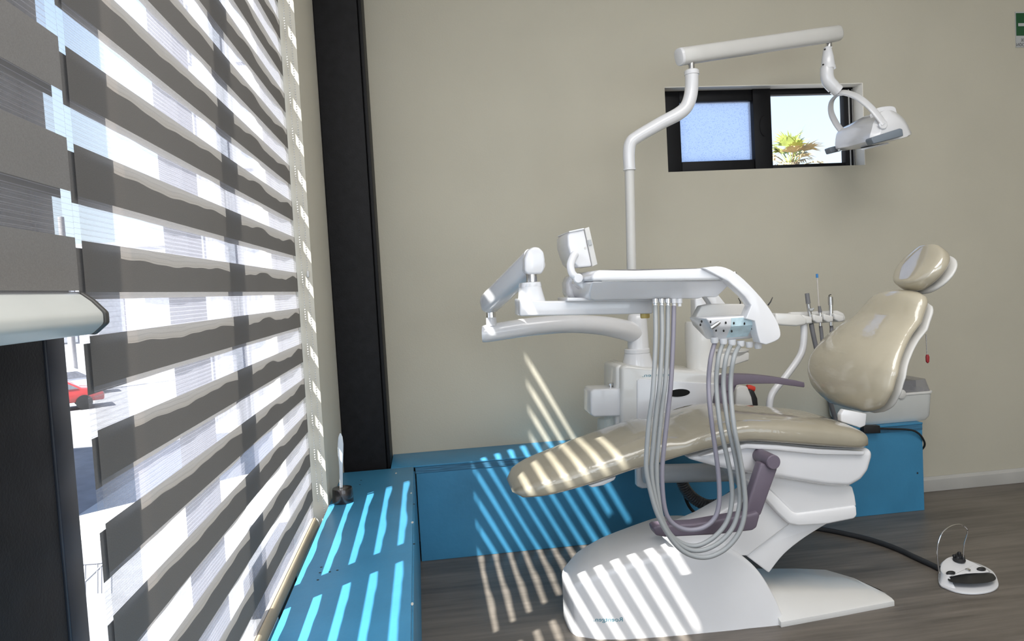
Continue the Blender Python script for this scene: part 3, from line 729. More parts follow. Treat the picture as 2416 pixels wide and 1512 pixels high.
# ================================================================ DELIVERY ARM AND TRAY
tr_ = thing('instrument_tray', 'white dentist instrument tray on a jointed arm across the chair', 'instrument tray', at(1505, 820, LY))
cp = [(1138, 788, 2.30, .0265), (1148, 787, 2.30, .0285), (1190, 780, 2.31, .030), (1260, 770, 2.33, .031), (1340, 764, 2.36, .031), (1410, 767, 2.40, .033), (1460, 775, 2.44, .036), (1500, 786, LY, .038)]
cpts = cr([(*at(a, b, y), r) for a, b, y, r in cp], 6)
part(tr_, 'swing_arm', MB().tube([p[:3] for p in cpts], [p[3] for p in cpts], 28), 'white', ang=50)
pk = at(1506, 822, LY)
part(tr_, 'arm_post', MB().lathe((pk.x, LY, pk.z), [(0, .0385), (.10, .036), (.118, .033), (.125, .028), (.128, .018)], n=36), 'white')
e0 = at(1146, 787, 2.30)
sl_ = at(1160, 768, 2.30)
part(tr_, 'pin_sleeve', MB().lathe((sl_.x, 2.30, sl_.z), [(0, .020), (.004, .0175), (at(1160, 750, 2.30).z-sl_.z, .0172), (at(1160, 748, 2.3).z-sl_.z, .015)], n=26), 'white')
part(tr_, 'lower_pin', MB().lathe((sl_.x, 2.30, at(1160, 750, 2.3).z), [(0, .0155), (.038, .0155)], n=22), 'chrome')
S0, S1 = at(1158, 712, 2.29), at(1258, 616, 2.0)
sd = (S1-S0).normalized(); sside = sd.cross(V(0, 0, 1)).normalized(); sup = sside.cross(sd).normalized()
def ov2(c, a, b, d=0): return [c+sside*sell(2*PI*j/36, 3)[0]*a+sup*sell(2*PI*j/36, 3)[1]*b for j in range(36)]
spr = MB().loft([ov2(S0-sd*.030, .020, .020), ov2(S0-sd*.026, .027, .028), ov2(S0-sd*.01, .031, .034)]+[ov2(S0.lerp(S1, k/6), .031, .034) for k in range(1, 6)]+[ov2(S1+sd*.01, .031, .034)])
part(tr_, 'spring_arm', spr, 'white', ang=50)
s1 = at(1262, 614, 1.98)
capo = xz([(1238, 640), (1238, 610), (1244, 592), (1258, 582), (1272, 583), (1283, 594), (1286, 612), (1285, 635), (1278, 646), (1246, 647)], 1.955)
part(tr_, 'arm_end_cap', MB().prism(capo, 1.955, 2.035), 'white', bevel=.008)
up1 = at(1255, 665, 1.99)
part(tr_, 'upper_pin', MB().lathe((up1.x, 1.99, up1.z), [(0, .0155), (.035, .0155)], n=22), 'chrome')
cone = MB(); zt_, zb_ = at(1255, 666, 1.99).z, at(1255, 712, 1.99).z
for z, xa, xb_ in ((zb_, 1228, 1292), (zt_-.012, 1233, 1283), (zt_-.0118, 1232, 1284), (zt_, 1234, 1282)):
    x_a, x_b = at(xa, 690, 1.93).x, at(xb_, 690, 1.93).x
    cone.loft if 0 else None
    c_ = [( (x_a+x_b)/2+sell(2*PI*j/32, 3.5)[0]*(x_b-x_a)/2, 1.985+sell(2*PI*j/32, 3.5)[1]*.045, z) for j in range(32)]
    cone.v += c_
for i in range(3):
    for j in range(32):
        a, c = i*32+j, i*32+(j+1) % 32; cone.f.append((a, c, c+32, a+32))
cone.f.append(tuple(range(32))[::-1]); cone.f.append(tuple(96+j for j in range(32)))
part(tr_, 'pin_cone', cone, 'white')
bx_ = xz([(1227, 746), (1226, 705), (1290, 710), (1541, 708), (1541, 740)], 1.92)
part(tr_, 'bracket_bar', MB().prism(bx_, 1.92, 2.03), 'white', bevel=.005)
yk_ = at(1522, 748, 1.96)
part(tr_, 'brake_knob', MB().lathe((yk_.x, 1.96, yk_.z-.003), [(0, .012), (.003, .0135), (.015, .0135)], n=24), 'brass', label='yellow knob')
# tray body, lofted along x
TN, TF = 1.785, 2.085
zt1, zb1 = at(1410, 637, TN).z, at(1410, 706, TN).z
bo = xz([(1397, 663), (1396, 652), (1402, 642), (1415, 637), (1500, 638), (1600, 635), (1660, 633), (1705, 640), (1742, 659)], TN)
part(tr_, 'tray_body', MB().prism(bo, TN, TF), 'white', bevel=.008, seg=4, bang=24)
bu0 = xz([(1397, 664), (1741, 660), (1712, 702), (1680, 700), (1672, 705), (1560, 706), (1416, 709), (1404, 706), (1397, 690)], TN)
bl_ = MB().loft([[(x, TN+.001+.055*min(1, max(0, (bu0[0][1]-z)/.05)), z) for x, z in bu0], [(x, TF, z) for x, z in bu0]])
part(tr_, 'tray_underside', bl_, 'white', bevel=.006, seg=4, bang=24)
seam = xz([(1420, 662.5), (1735, 658.5), (1735, 660), (1420, 664)], TN-.0004)
part(tr_, 'tray_seam', MB().prism(seam, TN-.0006, TN+.003), 'grey_plastic')
lip = xz([(1331, 690), (1330, 668), (1336, 652), (1352, 646), (1392, 645), (1396, 700), (1345, 705), (1336, 702)], TF-.02)
part(tr_, 'tray_end_lobe', MB().prism(lip, TF-.06, TF+.015), 'white', bevel=.009, seg=4)
und = xz([(1338, 702), (1420, 702), (1600, 703), (1600, 711), (1338, 711)], 1.90)
part(tr_, 'tray_mount', MB().prism(und, 1.90, 2.04), 'white', bevel=.003)
part(tr_, 'tray_mat', MB().prism(xz([(1422, 640), (1645, 636), (1645, 632.5), (1422, 636.5)], TN+.02), TN+.02, TF-.10), 'mat_grey', bevel=.0015, seg=1)
# handle wing and instrument holder
outer = cr([(1655, 632), (1700, 629), (1742, 650), (1795, 704), (1828, 752), (1839, 784), (1833, 801), (1805, 813)], 4)
inner = [(1791, 809), (1785, 790), (1778, 757), (1757, 752), (1770, 721), (1755, 700), (1736, 682), (1715, 664)]
wing = xz(outer+inner, TN-.005)
part(tr_, 'handle_wing', MB().prism(wing, TN-.012, TN+.03), 'white', bevel=.007, bang=24)
wing2 = xz([(a-24, b) for a, b in outer+inner], TF-.03)
hz_ = []
part(tr_, 'handle_wing', MB().prism(xz(outer+inner, TN+.0).__class__([(x, z) for x, z in wing]), TF-.05, TF-.01), 'white', bevel=.007, bang=24)
xL, xR = at(1668, 760, TN).x, at(1790, 760, TN).x
zT, zM, zBm = at(1700, 749, TN).z, at(1700, 772, TN).z, at(1720, 803, TN+.04).z
hold = MB().side([(TN+.005, zT), (TN+.008, zM), (TN+.05, zBm), (TN+.12, zBm), (TN+.15, zM), (TN+.13, zT)], xL, xR+.005)
hold.v = [(x+(.045 if (abs(z-zBm) < 1e-6 and x < (xL+xR)/2) else (.0 if abs(z-zM) > 1e-6 or x > (xL+xR)/2 else .018)), y, z) for x, y, z in hold.v]
part(tr_, 'instrument_holder', hold, 'white', bevel=.005)
bp_ = MB().prism(xz([(1640, 751), (1655, 722), (1680, 717), (1772, 717), (1772, 752)], TN+.10), TN+.10, TN+.135)
part(tr_, 'holder_back', bp_, 'light_grey', bevel=.004)
ins = MB().side([(TN+.0035, zT-.004), (TN+.0065, zM), (TN+.046, zBm+.004), (TN+.05, zBm+.004), (TN+.0105, zM), (TN+.0075, zT-.004)], xL+.07, xR-.012)
part(tr_, 'control_film', ins, 'lav', label='pale blue patterned control film')
for i in range(6):
    a = at(1686+i*20.5, 799+i*2.6, TN+.045)
    part(tr_, 'hose_socket', MB().lathe(a+V(0, 0, -.012), [(0, .0085), (.004, .0105), (.016, .011)], n=18), 'white')
for i, (px, py) in enumerate([(1656, 758), (1677, 759), (1713, 761), (1732, 762), (1757, 763), (1653, 766), (1775, 775), (1690, 779), (1708, 780), (1727, 781)]):
    a = at(px, py, TN+.004 if py < 770 else TN+.016)
    part(tr_, 'vent_hole', MB().lathe(a+V(0, .002, 0), [(0, .0024), (.003, .0022)], axis=(-.3, -1, -.3), n=8, sy=1.5), 'black')
lv = at(1686, 770, TN-.004)
part(tr_, 'lever', MB().tube([at(1677, 774, TN-.004), at(1692, 764, TN-.004), at(1698, 760, TN-.004)], [.0055, .0055, .004], 10), 'chrome_dull', label='dark steel lever')
for i, a in enumerate((1546, 1561, 1576, 1590, 1603)):
    q = at(a, 712, 1.84)
    part(tr_, 'hose_coupling', MB().lathe(q+V(0, 0, -.012), [(0, .0055), (.008, .0055), (.009, .008), (.021, .008)], n=14), 'chrome' if i < 3 else 'white')
tk = at(1733, 645, TN+.01)
part(tr_, 'toggle', MB().lathe(tk+V(0, 0, -.004), [(0, .006), (.005, .006), (.009, .003)], n=12), 'chrome')
# film viewer on its bent stalk
VY0, VY1 = 1.90, 2.06
st = cr([at(*p) for p in [(1363, 657, 1.885), (1350, 645, 1.885), (1346, 625, 1.89), (1352, 606, 1.895), (1358, 598, 1.90)]], 6)
vw = part(tr_, 'film_viewer', MB().prism(xz([(1346, 600), (1340, 580), (1339, 556), (1344, 545), (1378, 540), (1397, 628), (1365, 631), (1354, 620)], VY0), VY0, VY1), 'white', bevel=.005, label='white film viewer tilted on a stalk')
part(vw, 'viewer_frame', MB().prism(xz([(1378.5, 539), (1390, 535), (1410, 624), (1397.5, 629)], VY0), VY0-.002, VY1), 'light_grey', bevel=.002)
part(vw, 'viewer_lid', MB().prism(xz([(1342, 548), (1343, 545), (1377, 538), (1378, 541)], VY0-.003), VY0-.004, VY1+.002), 'white')
sw = xz([(1386.5, 566), (1394, 565), (1397, 577), (1389.5, 578.5)], VY0-.004)
part(vw, 'switch', MB().prism(sw, VY0-.006, VY0+.003), 'grey_plastic')
sv = at(1381, 585, VY0)
part(vw, 'screw_cover', MB().lathe((sv.x, VY0+.001, sv.z), [(0, .0035), (.002, .0035)], axis=(0, -1, 0), n=14), 'light_grey')
part(tr_, 'viewer_stalk', MB().tube(st, .0105, 18), 'white')
q = at(1364, 657, 1.88)
part(tr_, 'stalk_pivot', MB().lathe((q.x, 1.895, q.z), [(0, .0135), (.018, .0135), (.021, .011)], axis=(0, -1, 0), n=26), 'white')
vb = xz([(1352, 668), (1362, 650), (1400, 672), (1402, 703), (1392, 703)], 1.93)
part(tr_, 'stalk_bracket', MB().prism(vb, 1.895, 1.96), 'white', bevel=.004)

# handpiece hoses: four loops from tray couplings up to the holder
Rr = [[(1688, 803), (1677, 845), (1672, 900), (1675, 960), (1685, 1040), (1693, 1100), (1697, 1150), (1696, 1192), (1686, 1222), (1662, 1243), (1630, 1250), (1600, 1243), (1577, 1222), (1566, 1185)],
      [(1707, 806), (1695, 845), (1690, 910), (1699, 1000), (1716, 1080), (1725, 1130), (1727, 1180), (1716, 1228), (1688, 1264), (1650, 1286), (1615, 1284), (1583, 1262), (1562, 1222), (1553, 1170)],
      [(1727, 808), (1713, 845), (1707, 910), (1718, 1000), (1735, 1080), (1744, 1140), (1745, 1190), (1730, 1242), (1700, 1277), (1660, 1297), (1622, 1295), (1586, 1268), (1560, 1225), (1544, 1165)],
      [(1747, 811), (1731, 845), (1724, 910), (1731, 1000), (1746, 1080), (1755, 1140), (1758, 1200), (1746, 1252), (1716, 1291), (1678, 1312), (1642, 1313), (1606, 1296), (1574, 1257), (1549, 1207), (1534, 1155)]]
Ll = [[(1562, 1120), (1566, 1060), (1575, 980), (1583, 900), (1588, 800), (1590, 722)],
      [(1549, 1110), (1553, 1050), (1562, 960), (1570, 900), (1575, 800), (1576, 722)],
      [(1537, 1110), (1541, 1050), (1550, 960), (1557, 900), (1562, 800), (1561, 722)],
      [(1525, 1110), (1526, 1060), (1532, 990), (1541, 920), (1547, 800), (1546, 722)]]
lab = ['innermost of the four looped handpiece hoses, mauve grey and hanging highest', 'second smallest looped light grey handpiece hose under the tray',
       'second largest looped light grey handpiece hose under the tray', 'largest looped light grey handpiece hose hanging lowest under the tray']
for i in range(4):
    yy = 1.795-.017*i
    n_ = len(Rr[i])+len(Ll[i]); pts = []
    for k, (a, b) in enumerate(Rr[i]+Ll[i]):
        y = 1.838 if k in (0, n_-1) else (yy if 2 < k < n_-2 else (yy+1.84)/2)
        pts.append(at(a, b, y))
    solo('handpiece_hose', MB().tube(cr(pts, 6), .0063, 14), 'hose_mauve' if i == 0 else 'hose', lab[i], 'hose', 'handpiece hoses', ang=80)

# small instruments standing in the holder behind
for a, b, lb_ in (([(1746, 722), (1747, 712), (1742, 703)], 1.90, 'small dark hooked instrument tip above the holder under the tray handle'), ([(1812, 720), (1818, 712), (1823, 701)], 1.90, 'thin dark pointed instrument tip showing right of the tray handle')):
    solo('dental_probe', MB().tube([at(*q, b) for q in a], [.0022, .0018, .0009], 8), 'black', lb_, 'dental instrument')

# ================================================================ ASSISTANT HOLDER
AY = 2.45
ah = thing('assistant_holder', 'white assistant instrument holder on a bent tube left of the backrest', 'instrument holder', at(1815, 960, AY))
at_ = cr([at(a, b, AY) for a, b in [(1815, 985), (1816, 950), (1824, 925), (1850, 893), (1880, 852), (1893, 825), (1897, 790), (1896, 755)]], 6)
part(ah, 'bent_tube', MB().tube(at_, .0125, 20), 'white')
armo = xz([(1820, 738), (1880, 740), (1895, 752), (1893, 765), (1870, 769), (1838, 767), (1820, 765)], AY)
part(ah, 'holder_arm', MB().prism(armo, AY-.03, AY+.05), 'white_warm', bevel=.008)
back_ = xz([(1855, 745), (1860, 736), (1970, 732), (1985, 738), (1989, 748), (1988, 758), (1860, 766)], AY+.05)
part(ah, 'holder_back', MB().prism(back_, AY+.03, AY+.06), 'white_warm', bevel=.008)
for i in range(4):
    a0 = 1891+i*25
    f_ = xz([(a0, 742+i*-1), (a0+16, 746-i), (a0+24, 748-i), (a0+24, 762-i*1.5), (a0+12, 764-i*1.5), (a0+2, 757-i)], AY-.02)
    part(ah, 'holder_fork', MB().prism(f_, AY-.025, AY+.035), 'white_warm', bevel=.005)
def instr(name, lb_, px, spec, hose):
    t_ = thing(name, lb_, 'dental handpiece', at(px, 758, AY-.005), 'handpieces in the assistant holder')
    for nm, pts_, rs, m_ in spec:
        part(t_, nm, MB().tube([at(a, b, AY-.005) for a, b in pts_], rs, 16), m_, ang=50)
    part(t_, 'hose', MB().tube(cr([at(*p) for p in hose], 5), .0085 if name == 'suction_handpiece' else .0065, 14), 'hose_dark')
    return t_
t = instr('suction_handpiece', 'suction handpiece with dark grey tip and side lever, leftmost in the assistant holder', 1910,
      [('tip', [(1904, 692), (1907, 716)], [.0078, .0085], 'hose_dark'), ('barrel', [(1907, 717), (1911, 745), (1913, 762)], [.0072, .0075, .0078], 'chrome_dull')],
      [(1914, 764, AY), (1918, 785, AY), (1926, 822, AY), (1945, 900, 2.44), (1962, 960, 2.44), (1975, 1000, 2.46)])
q = at(1912, 730, AY-.02)
part(t, 'lever', MB().tube([at(1909, 731, AY-.016), at(1916, 731, AY-.018), at(1920, 727, AY-.02)], [.006, .006, .003], 10), 'grey_plastic')
instr('saliva_ejector', 'clear thin straw with blue tip, second in the assistant holder', 1933,
      [('straw', [(1928, 655), (1932, 722)], [.0028, .0028], mat('clear straw', (.62, .58, .53), .2, alpha=.7)), ('blue_tip', [(1927.5, 646), (1928, 655)], [.004, .0045], 'blue_tip'),
       ('collar', [(1933, 722), (1935, 737)], [.0048, .0072], 'hose_dark'), ('barrel', [(1935, 737), (1936, 769)], [.006, .006], 'chrome')],
      [(1936, 768, AY), (1938, 785, AY), (1941, 810, AY), (1950, 850, 2.47), (1960, 900, 2.49)])
t = instr('water_syringe', 'steel water syringe with hooked tip, third in the assistant holder', 1960,
      [('head', [(1959, 700), (1960, 719)], [.0085, .009], 'chrome_dull'), ('barrel', [(1960, 719), (1961, 768)], [.0078, .0078], 'chrome')],
      [(1961, 764, AY), (1962, 775, AY), (1962, 790, AY), (1966, 850, 2.49), (1972, 900, 2.5)])
part(t, 'nozzle', MB().tube(cr([at(a, b, AY-.005) for a, b in [(1960, 703), (1956, 699), (1957, 696), (1961, 695)]], 4), .0016, 8), 'black')

# ================================================================ FOOT PEDAL
fpd = thing('foot_pedal', 'white foot control pedal with wire carrying loop on the floor at the right', 'foot pedal', (1.69, 2.05, 0))
outl = [on(a, b, 2, .004) for a, b in [(2215, 1375), (2232, 1388), (2262, 1398), (2300, 1401), (2336, 1396), (2354, 1386), (2355, 1373), (2345, 1352), (2325, 1338), (2290, 1325), (2262, 1318), (2235, 1320), (2218, 1335)]]
ol2 = crc([(p.x, p.y) for p in outl], 4)
part(fpd, 'base_rim', MB().flat(ol2, .001, .007), 'white', bevel=.0015, seg=2)
def pad_ring(pts_, z): return [(on(a, b, 2, z).x, on(a, b, 2, z).y, z) for a, b in pts_]
lowr = [(2216, 1372), (2226, 1380), (2255, 1388), (2238, 1363), (2280, 1356), (2333, 1351), (2330, 1342), (2300, 1328), (2262, 1320), (2235, 1321), (2218, 1336)]
c2 = MB()
r0 = pad_ring(lowr, .007)
tp_ = [(2219, 1345), (2232, 1358), (2240, 1361), (2242, 1360), (2280, 1353), (2331, 1350), (2322, 1340), (2292, 1325), (2262, 1313), (2238, 1315), (2223, 1328)]
r1 = [(on(a, b, 2, zz_).x, on(a, b, 2, zz_).y, zz_) for (a, b), zz_ in zip(tp_, [.028, .028, .029, .029, .029, .024, .027, .036, .046, .046, .040])]
part(fpd, 'housing', MB().loft([crc(r0, 3), crc(r1, 3)]), 'white', bevel=.004, seg=3, ang=60)
pl = [(2238, 1362.5), (2275, 1356), (2333, 1351), (2347, 1358), (2349, 1367), (2330, 1374), (2290, 1377), (2245, 1373)]
part(fpd, 'tread', MB().loft([crc(pad_ring(pl, .018), 3), crc(pad_ring(pl, .025), 3)]), 'black', bevel=.002, label='black rubber tread')
bt = on(2263, 1321, 2, .044)
kb = MB().lathe((bt.x, bt.y, .040), [(0, .018), (.004, .0195), (.012, .018), (.014, .012), (.022, .012)], n=20)
kb.lathe((bt.x+.001, bt.y, .060), [(0, .006), (.010, .006), (.012, .004)], n=14)
for k in range(5):
    kb.ball((bt.x+.014*math.cos(k*2*PI/5), bt.y+.014*math.sin(k*2*PI/5), .056), .006, 8)
part(fpd, 'knob', kb, 'black')
for px, py, zz_ in ((2243, 1350, .035), (2315, 1341, .032)):
    q = on(px, py, 2, zz_)
    part(fpd, 'button', MB().lathe((q.x, q.y, zz_-.006), [(0, .013), (.006, .013), (.009, .009)], n=14, sx=1.2, sy=.6), 'black')
q = on(2284, 1343, 2, .034)
part(fpd, 'indicator', MB().lathe((q.x, q.y, .028), [(0, .008), (.006, .008), (.008, .005)], n=18), 'chrome')
lp_ = [(2216, 1352, 2.085), (2211, 1300, 2.085), (2220, 1262, 2.09), (2240, 1243, 2.10), (2262, 1237, 2.11), (2278, 1243, 2.12), (2283, 1255, 2.125), (2275, 1285, 2.13), (2273, 1312, 2.13), (2273, 1322, 2.13)]
part(fpd, 'carry_loop', MB().tube(cr([at(*p) for p in lp_], 5), .0021, 8), 'chrome')
hp = [on(a, b, 2, .009) for a, b in [(2222, 1344), (2195, 1331), (2160, 1315), (2110, 1292), (2050, 1272), (2000, 1260), (1950, 1250), (1900, 1243), (1850, 1238)]]
part(fpd, 'control_cable', MB().tube(cr(hp, 5), .0095, 14), 'dark_cable', label='thick dark cable')

# ================================================================ THINGS ON THE BACK LEDGE
tx = thing('tool_box', 'translucent white tub with smoky lid on the blue back ledge behind the backrest', 'storage tub', (1.98, 2.85, ZB))
x_l, x_r = 1.76, at(2184, 930, 2.80).x
zt2 = at(2184, 922, 2.78).z
def rrect(x0, x1, y0, y1, r, z):
    pts_ = []
    for cx, cy, a0 in ((x1-r, y1-r, 0), (x0+r, y1-r, PI/2), (x0+r, y0+r, PI), (x1-r, y0+r, 1.5*PI)):
        for k in range(5):
            a = a0+PI/2*k/4; pts_.append((cx+r*math.cos(a), cy+r*math.sin(a), z))
    return pts_
zb2 = ZB+.0022
part(tx, 'tub', MB().loft([rrect(x_l+.02, x_r-.02, 2.765, 2.94, .02, zb2), rrect(x_l+.006, x_r-.006, 2.752, 2.952, .03, zb2+.02), rrect(x_l, x_r, 2.748, 2.955, .03, zt2-.006)]), 'tub', ang=40)
part(tx, 'rim', MB().loft([rrect(x_l-.004, x_r+.004, 2.744, 2.956, .03, zt2-.006), rrect(x_l-.004, x_r+.004, 2.744, 2.956, .03, zt2+.004)]), 'white_warm', bevel=.002)
ztl = at(2184, 893, 2.78).z
part(tx, 'lid', MB().loft([rrect(x_l+.006, x_r-.006, 2.752, 2.95, .02, zt2+.0045), rrect(x_l+.016, x_r-.016, 2.765, 2.94, .02, ztl)]), 'tint', label='smoky clear lid')
part(tx, 'lid_tray', MB().box((x_l+.03, 2.79, zt2+.006), (x_r-.05, 2.92, ztl-.006)), mat('dark compartments', (.03, .028, .03), .5), bevel=.003)
lt = at(2128, 930, 2.74)
part(tx, 'latch', MB().lathe((lt.x, 2.747, lt.z), [(0, .020), (.006, .020), (.009, .016)], axis=(0, -1, 0), n=24), 'white_warm')

pw = thing('power_adapter', 'black plug adapter with cord at the right end of the blue ledge front', 'power adapter', at(2060, 1012, 2.72))
pb = xz([(2035, 1004), (2074, 1003), (2075.5, 1021), (2036, 1022)], 2.715)
part(pw, 'adapter_body', MB().prism(pb, 2.707, 2.734), 'black', bevel=.003)
part(pw, 'cord', MB().tube(cr([at(*p) for p in [(2074, 1011, 2.722), (2110, 1012, 2.722), (2148, 1014, 2.722), (2168, 1023, 2.722), (2180, 1040, 2.73), (2181, 1052, 2.74), (2174, 1061, 2.752)]], 6), .0042, 10), 'black')

# red tag on a chain behind the backrest
pt_ = thing('pull_tag', 'small dark red tag hanging on a beaded chain behind the backrest', 'tag', at(2187, 860, 2.02))
cn = MB()
a, b = at(2185, 790, 2.02), at(2187, 836, 2.02)
for k in range(16): cn.ball(a.lerp(b, k/15), .0022, 6)
part(pt_, 'chain', cn, 'chrome_dull', ang=180)
tg = MB().prism(xz([(2185.5, 836), (2189, 836), (2191.5, 842), (2191, 853), (2188, 857), (2184.5, 853), (2184, 842)], 2.02), 2.016, 2.022)
part(pt_, 'tag_body', tg, 'dark_red', bevel=.0012)

# evacuation sign on the back wall at the right edge
sa_, sb_ = at(2396, 30, YB-.002), at(2399, 112, YB-.002)
sg = thing('evacuation_sign', 'green and white evacuation sign on the beige back wall at the right edge', 'sign', (sa_.x, YB-.003, sb_.z))
W_ = .16; sx0 = sa_.x
part(sg, 'sheet', MB().box((sx0-.002, YB-.003, sb_.z), (sx0+W_+.01, YB-.0005, sa_.z+.004)), 'sign_white')
zg = at(2397, 84.5, YB-.003).z; ztp = at(2396, 31, YB-.003).z
part(sg, 'green_panel', MB().prism([(sx0, zg), (sx0+W_, zg), (sx0+W_, ztp), (sx0, ztp)], YB-.0042, YB-.003), 'green', bevel=.0008)
b0 = at(2402, 55, YB-.004); b1 = at(2402, 62, YB-.004)
part(sg, 'arrow_bar', MB().box((b0.x, YB-.0052, b1.z), (sx0+W_-.02, YB-.0043, b0.z)), 'sign_white')
tz1 = at(2410, 98, YB-.003).z; tz2 = at(2410, 109, YB-.003).z
lettering(sg, 'sign_lettering', 'DE', (at(2409, 98, YB-.003).x+.019, YB-.0034, tz1), (1, 0, 0), (0, 0, 1), .0135, 'sign_black', width=.019)
lettering(sg, 'sign_lettering', 'EVACUACIÓN', (at(2398, 109, YB-.003).x+.115, YB-.0034, tz2), (1, 0, 0), (0, 0, 1), .0135, 'sign_black', width=.115)

# ================================================================ OUTSIDE
GZ = -3.4
m_asph = mat('sunlit asphalt', (.15, .15, .158), .9, var=.15, scale=2)
m_pave = mat('pale paving', (.34, .33, .32), .9, var=.08, scale=2)
gr = MB().box((-60, -20, GZ-.2), (60, 90, GZ)); g = struct('ground', gr, m_asph)
solo('sidewalk', MB().box((-7.5, 14, GZ), (6, 25.5, GZ+.14)), m_pave, 'pale sidewalk across the street beyond the window', 'sidewalk')
m_fac = mat('pale grey facade', (.225, .225, .245), .8, var=.4, scale=2.5, stretch=(5, 5, .12))
m_fac2 = mat('white facade', (.36, .36, .38), .8, var=.1, scale=1)
m_fac3 = mat('light grey ribbed facade', (.42, .42, .45), .8, var=.25, scale=2.5, stretch=(5, 5, .12))
m_win = mat('dark facade glass', (.20, .21, .24), .3, var=.2)
def building(name, x0, x1, y0, y1, z1, m_, label, nx, nz, wz0=1.0):
    t_ = thing(name, label, 'building', ((x0+x1)/2, y0, GZ))
    part(t_, 'facade', MB().box((x0, y0, GZ), (x1, y1, z1)), m_)
    dx = (x1-x0)/nx; dz = (z1-GZ-wz0)/nz
    for i in range(nx):
        for k in range(nz):
            part(t_, 'window', MB().box((x0+dx*(i+.22), y0-.05, GZ+wz0+dz*(k+.2)), (x0+dx*(i+.78), y0+.02, GZ+wz0+dz*(k+.75))), m_win)
    # windows on the side that faces the street corner
    part(t_, 'parapet', MB().box((x0-.1, y0-.1, z1), (x1+.1, y1+.1, z1+.35)), m_fac2)
    return t_
building('office_building', -8.3, -1.0, 26, 36, 16, m_fac, 'tall pale grey office building seen through the right part of the blind', 7, 5)
building('shop_building', -30, -12.5, 48, 58, 4.9, m_fac2, 'low white building across the street seen under the raised blind', 6, 1)
building('apartment_building', -24, -7.72, 15.5, 16.2, 14, m_fac3, 'pale grey building seen through the raised blind at the left edge', 6, 4)
# utility pole and cars
pp_ = on(173, 865, 2, -1.2)
d = on(172, 862, 2, GZ+1.9)
def along(px, py, dist):
    dv = (_f*FPX+_r*(px-1208)-_u*(py-756)).normalized(); return CAM+dv*dist
up = along(170, 820, 45); 
solo('utility_pole', MB().lathe((up.x, up.y, GZ), [(0, .20), (9.5, .15), (9.52, .05)], n=16), mat('grey concrete pole', (.28, .27, .27), .8), 'grey concrete street pole seen below the raised blind', 'pole')
def car(px, py, dist, m_, rz, label):
    c = along(px, py, dist)
    t_ = thing('parked_car', label, 'car', (c.x, c.y, GZ)); 
    so = [(-2.1, .35), (-2.12, .7), (-1.9, .85), (-1.1, .92), (-.5, 1.38), (.6, 1.40), (1.25, .98), (1.95, .88), (2.12, .65), (2.1, .35)]
    def rot(p): x, y, z = p; return (c.x+x*math.cos(rz)-y*math.sin(rz), c.y+x*math.sin(rz)+y*math.cos(rz), GZ+z)
    mb = MB().loft([[rot((x, y, z)) for x, z in so] for y in (-.82, .82)]); part(t_, 'car_body', mb, m_, bevel=.08)
    wo = [(-1.0, .93), (-.48, 1.31), (.57, 1.33), (1.12, .97)]
    part(t_, 'side_window', MB().loft([[rot((x, y, z)) for x, z in wo] for y in (-.835, .835)]), m_win)
    for wx in (-1.3, 1.3):
        for wy in (-.78, .78):
            a_ = Vector(rot((wx, wy-.1, .33))); b_ = Vector(rot((wx, wy+.1, .33)))
            part(t_, 'wheel', MB().lathe(a_, [(0, .33), ((b_-a_).length, .33)], axis=(b_-a_), n=18), 'black')
    return t_
car(150, 893, 44, mat('white car paint', (.8, .8, .82), .25, coat=1), .5, 'white parked car behind the red one in the street below')
car(112, 912, 38, mat('red car paint', (.5, .02, .02), .25, coat=1), .5, 'red parked car in the street seen left of the long blind')
# railing near the corner of the street stairs
rl = thing('hand_railing', 'thin metal stair railing outside below the window by the dark column', 'railing', along(225, 1385, 9.0))
m_rl = mat('grey railing steel', (.25, .25, .27), .5)
for px in (200, 229, 238, 262):
    a_, b_ = along(px, 1329, 9.0), along(px, 1400, 9.0)
    part(rl, 'post', MB().tube([b_, a_], .012, 8), m_rl)
part(rl, 'top_rail', MB().tube([along(190, 1331, 9.0), along(229, 1328, 9.0), along(290, 1322, 9.0)], .016, 8), m_rl)
part(rl, 'stair_rail', MB().tube([along(200, 1372, 9.0), along(240, 1334, 9.0), along(300, 1280, 9.0)], .014, 8), m_rl)

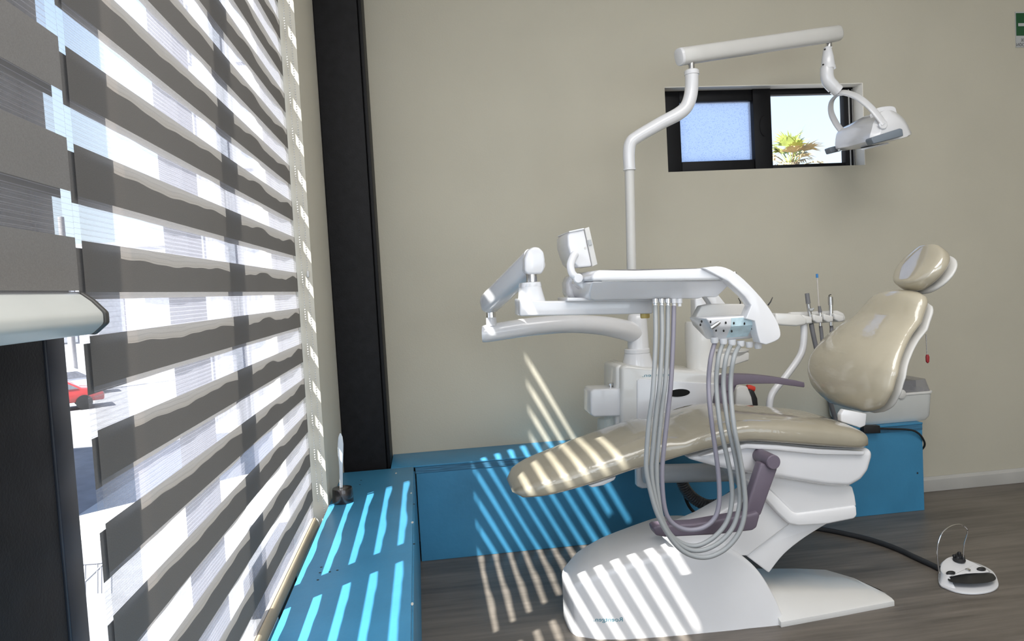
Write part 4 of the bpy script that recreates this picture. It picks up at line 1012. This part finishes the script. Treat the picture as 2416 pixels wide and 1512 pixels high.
# palm seen through the clear pane
pc = along(1868, 384, 17)
pm = thing('fan_palm', 'fan palm with yellow green fronds seen through the clear pane of the small window', 'palm tree', (pc.x, pc.y, GZ))
part(pm, 'trunk', MB().lathe((pc.x, pc.y, GZ), [(0, .22), (pc.z-GZ-.6, .17), (pc.z-GZ, .15)], n=16), mat('palm trunk bark', (.25, .19, .12), .9, var=.3, scale=20))
m_fr = [mat('palm frond green', (.26, .30, .07), .6, var=.3, scale=6), mat('palm frond gold', (.36, .27, .12), .6, var=.3, scale=6)]
for k in range(22):
    az = k*2.4+.3; el_ = math.radians([72, 48, 30, 12, -8, -28][k % 6]); Lg = random.uniform(.42, .60)
    dv = V(math.cos(az)*math.cos(el_), math.sin(az)*math.cos(el_), math.sin(el_))
    hub = V(pc.x, pc.y, pc.z)+dv*Lg*.7
    sd_ = dv.cross(V(0, 0, 1)); sd_ = sd_.normalized() if sd_.length > .1 else V(1, 0, 0); nn = sd_.cross(dv)
    fb_ = MB().tube([V(pc.x, pc.y, pc.z-.1), hub], .012, 6)
    for q_ in range(15):
        t_ = (q_/14-.5)*2.5
        ld = dv*math.cos(t_)+sd_*math.sin(t_)
        ln_ = Lg*random.uniform(.62, .86)
        w_ = ld.cross(nn)*.022
        b = len(fb_.v)
        mid = hub+ld*ln_*.55+nn*.015; tipp = hub+ld*ln_-V(0, 0, .10*random.random())-nn*.03
        fb_.v += [tuple(hub+w_*.3), tuple(hub-w_*.3), tuple(mid-w_), tuple(tipp), tuple(mid+w_)]
        fb_.f.append((b, b+1, b+2, b+3, b+4))
    part(pm, 'frond', fb_, m_fr[0 if k % 6 < 2 else 1], ang=180)

# ================================================================ LIGHT
sun = bpy.data.lights.new('sun', 'SUN'); sun.energy = 30; sun.angle = math.radians(.55); sun.color = (1, .955, .89)
so = bpy.data.objects.new('sun', sun); C.objects.link(so)
so.rotation_euler = V(1, .86, -1.885).to_track_quat('-Z', 'Y').to_euler(); so.location = (-4, -3, 8)
def area(name, loc, sx, sy, power, col, rot=(0, 0, 0)):
    l = bpy.data.lights.new(name, 'AREA'); l.shape = 'RECTANGLE'; l.size = sx; l.size_y = sy; l.energy = power; l.color = col
    o = bpy.data.objects.new(name, l); C.objects.link(o); o.location = loc; o.rotation_euler = rot
area('ceiling_fill', (1.0, .35, 2.78), 2.2, 1.6, 60, (1, .975, .95))  # added overhead fill, no ceiling fixture is known here
area('rear_daylight', (1.9, -3.05, 1.5), 3.8, 1.9, 26, (.86, .93, 1), (math.radians(90), 0, 0))
area('side_fill', (-.20, -1.75, 1.55), 1.9, 1.9, 34, (.95, .97, 1), (0, math.radians(-90), math.radians(38)))  # added fill from the left behind the camera, no window there
area('raised_blind_fill', (-.36, -.15, 1.75), 1.2, 1.1, 20, (.86, .91, 1), (0, math.radians(-90), 0))  # added fill before the raised blind, brightens the backrest from the left
w = bpy.data.worlds.new('sky'); bpy.context.scene.world = w; w.use_nodes = True
n = w.node_tree; n.nodes.clear()
o = n.nodes.new('ShaderNodeOutputWorld'); bg = n.nodes.new('ShaderNodeBackground'); n.links.new(bg.outputs[0], o.inputs[0])
tc = n.nodes.new('ShaderNodeTexCoord'); sp = n.nodes.new('ShaderNodeSeparateXYZ'); n.links.new(tc.outputs['Generated'], sp.inputs[0])
rp = n.nodes.new('ShaderNodeValToRGB'); n.links.new(sp.outputs['Z'], rp.inputs[0])
e = rp.color_ramp.elements; e[0].position = 0; e[0].color = (.86, .95, 1.0, 1); e[1].position = .55; e[1].color = (.33, .52, .95, 1)
k = e.new(.22); k.color = (.66, .82, 1.0, 1)
n.links.new(rp.outputs[0], bg.inputs[0]); bg.inputs[1].default_value = 1.5

s = bpy.context.scene
s.view_settings.view_transform = 'Standard'; s.view_settings.look = 'None'; s.view_settings.exposure = 0; s.view_settings.gamma = 1
s.cycles.max_bounces = 10; s.cycles.transparent_max_bounces = 24; s.cycles.diffuse_bounces = 5; s.cycles.sample_clamp_indirect = 6
s.cycles.use_denoising = True; s.cycles.caustics_reflective = False; s.cycles.caustics_refractive = False
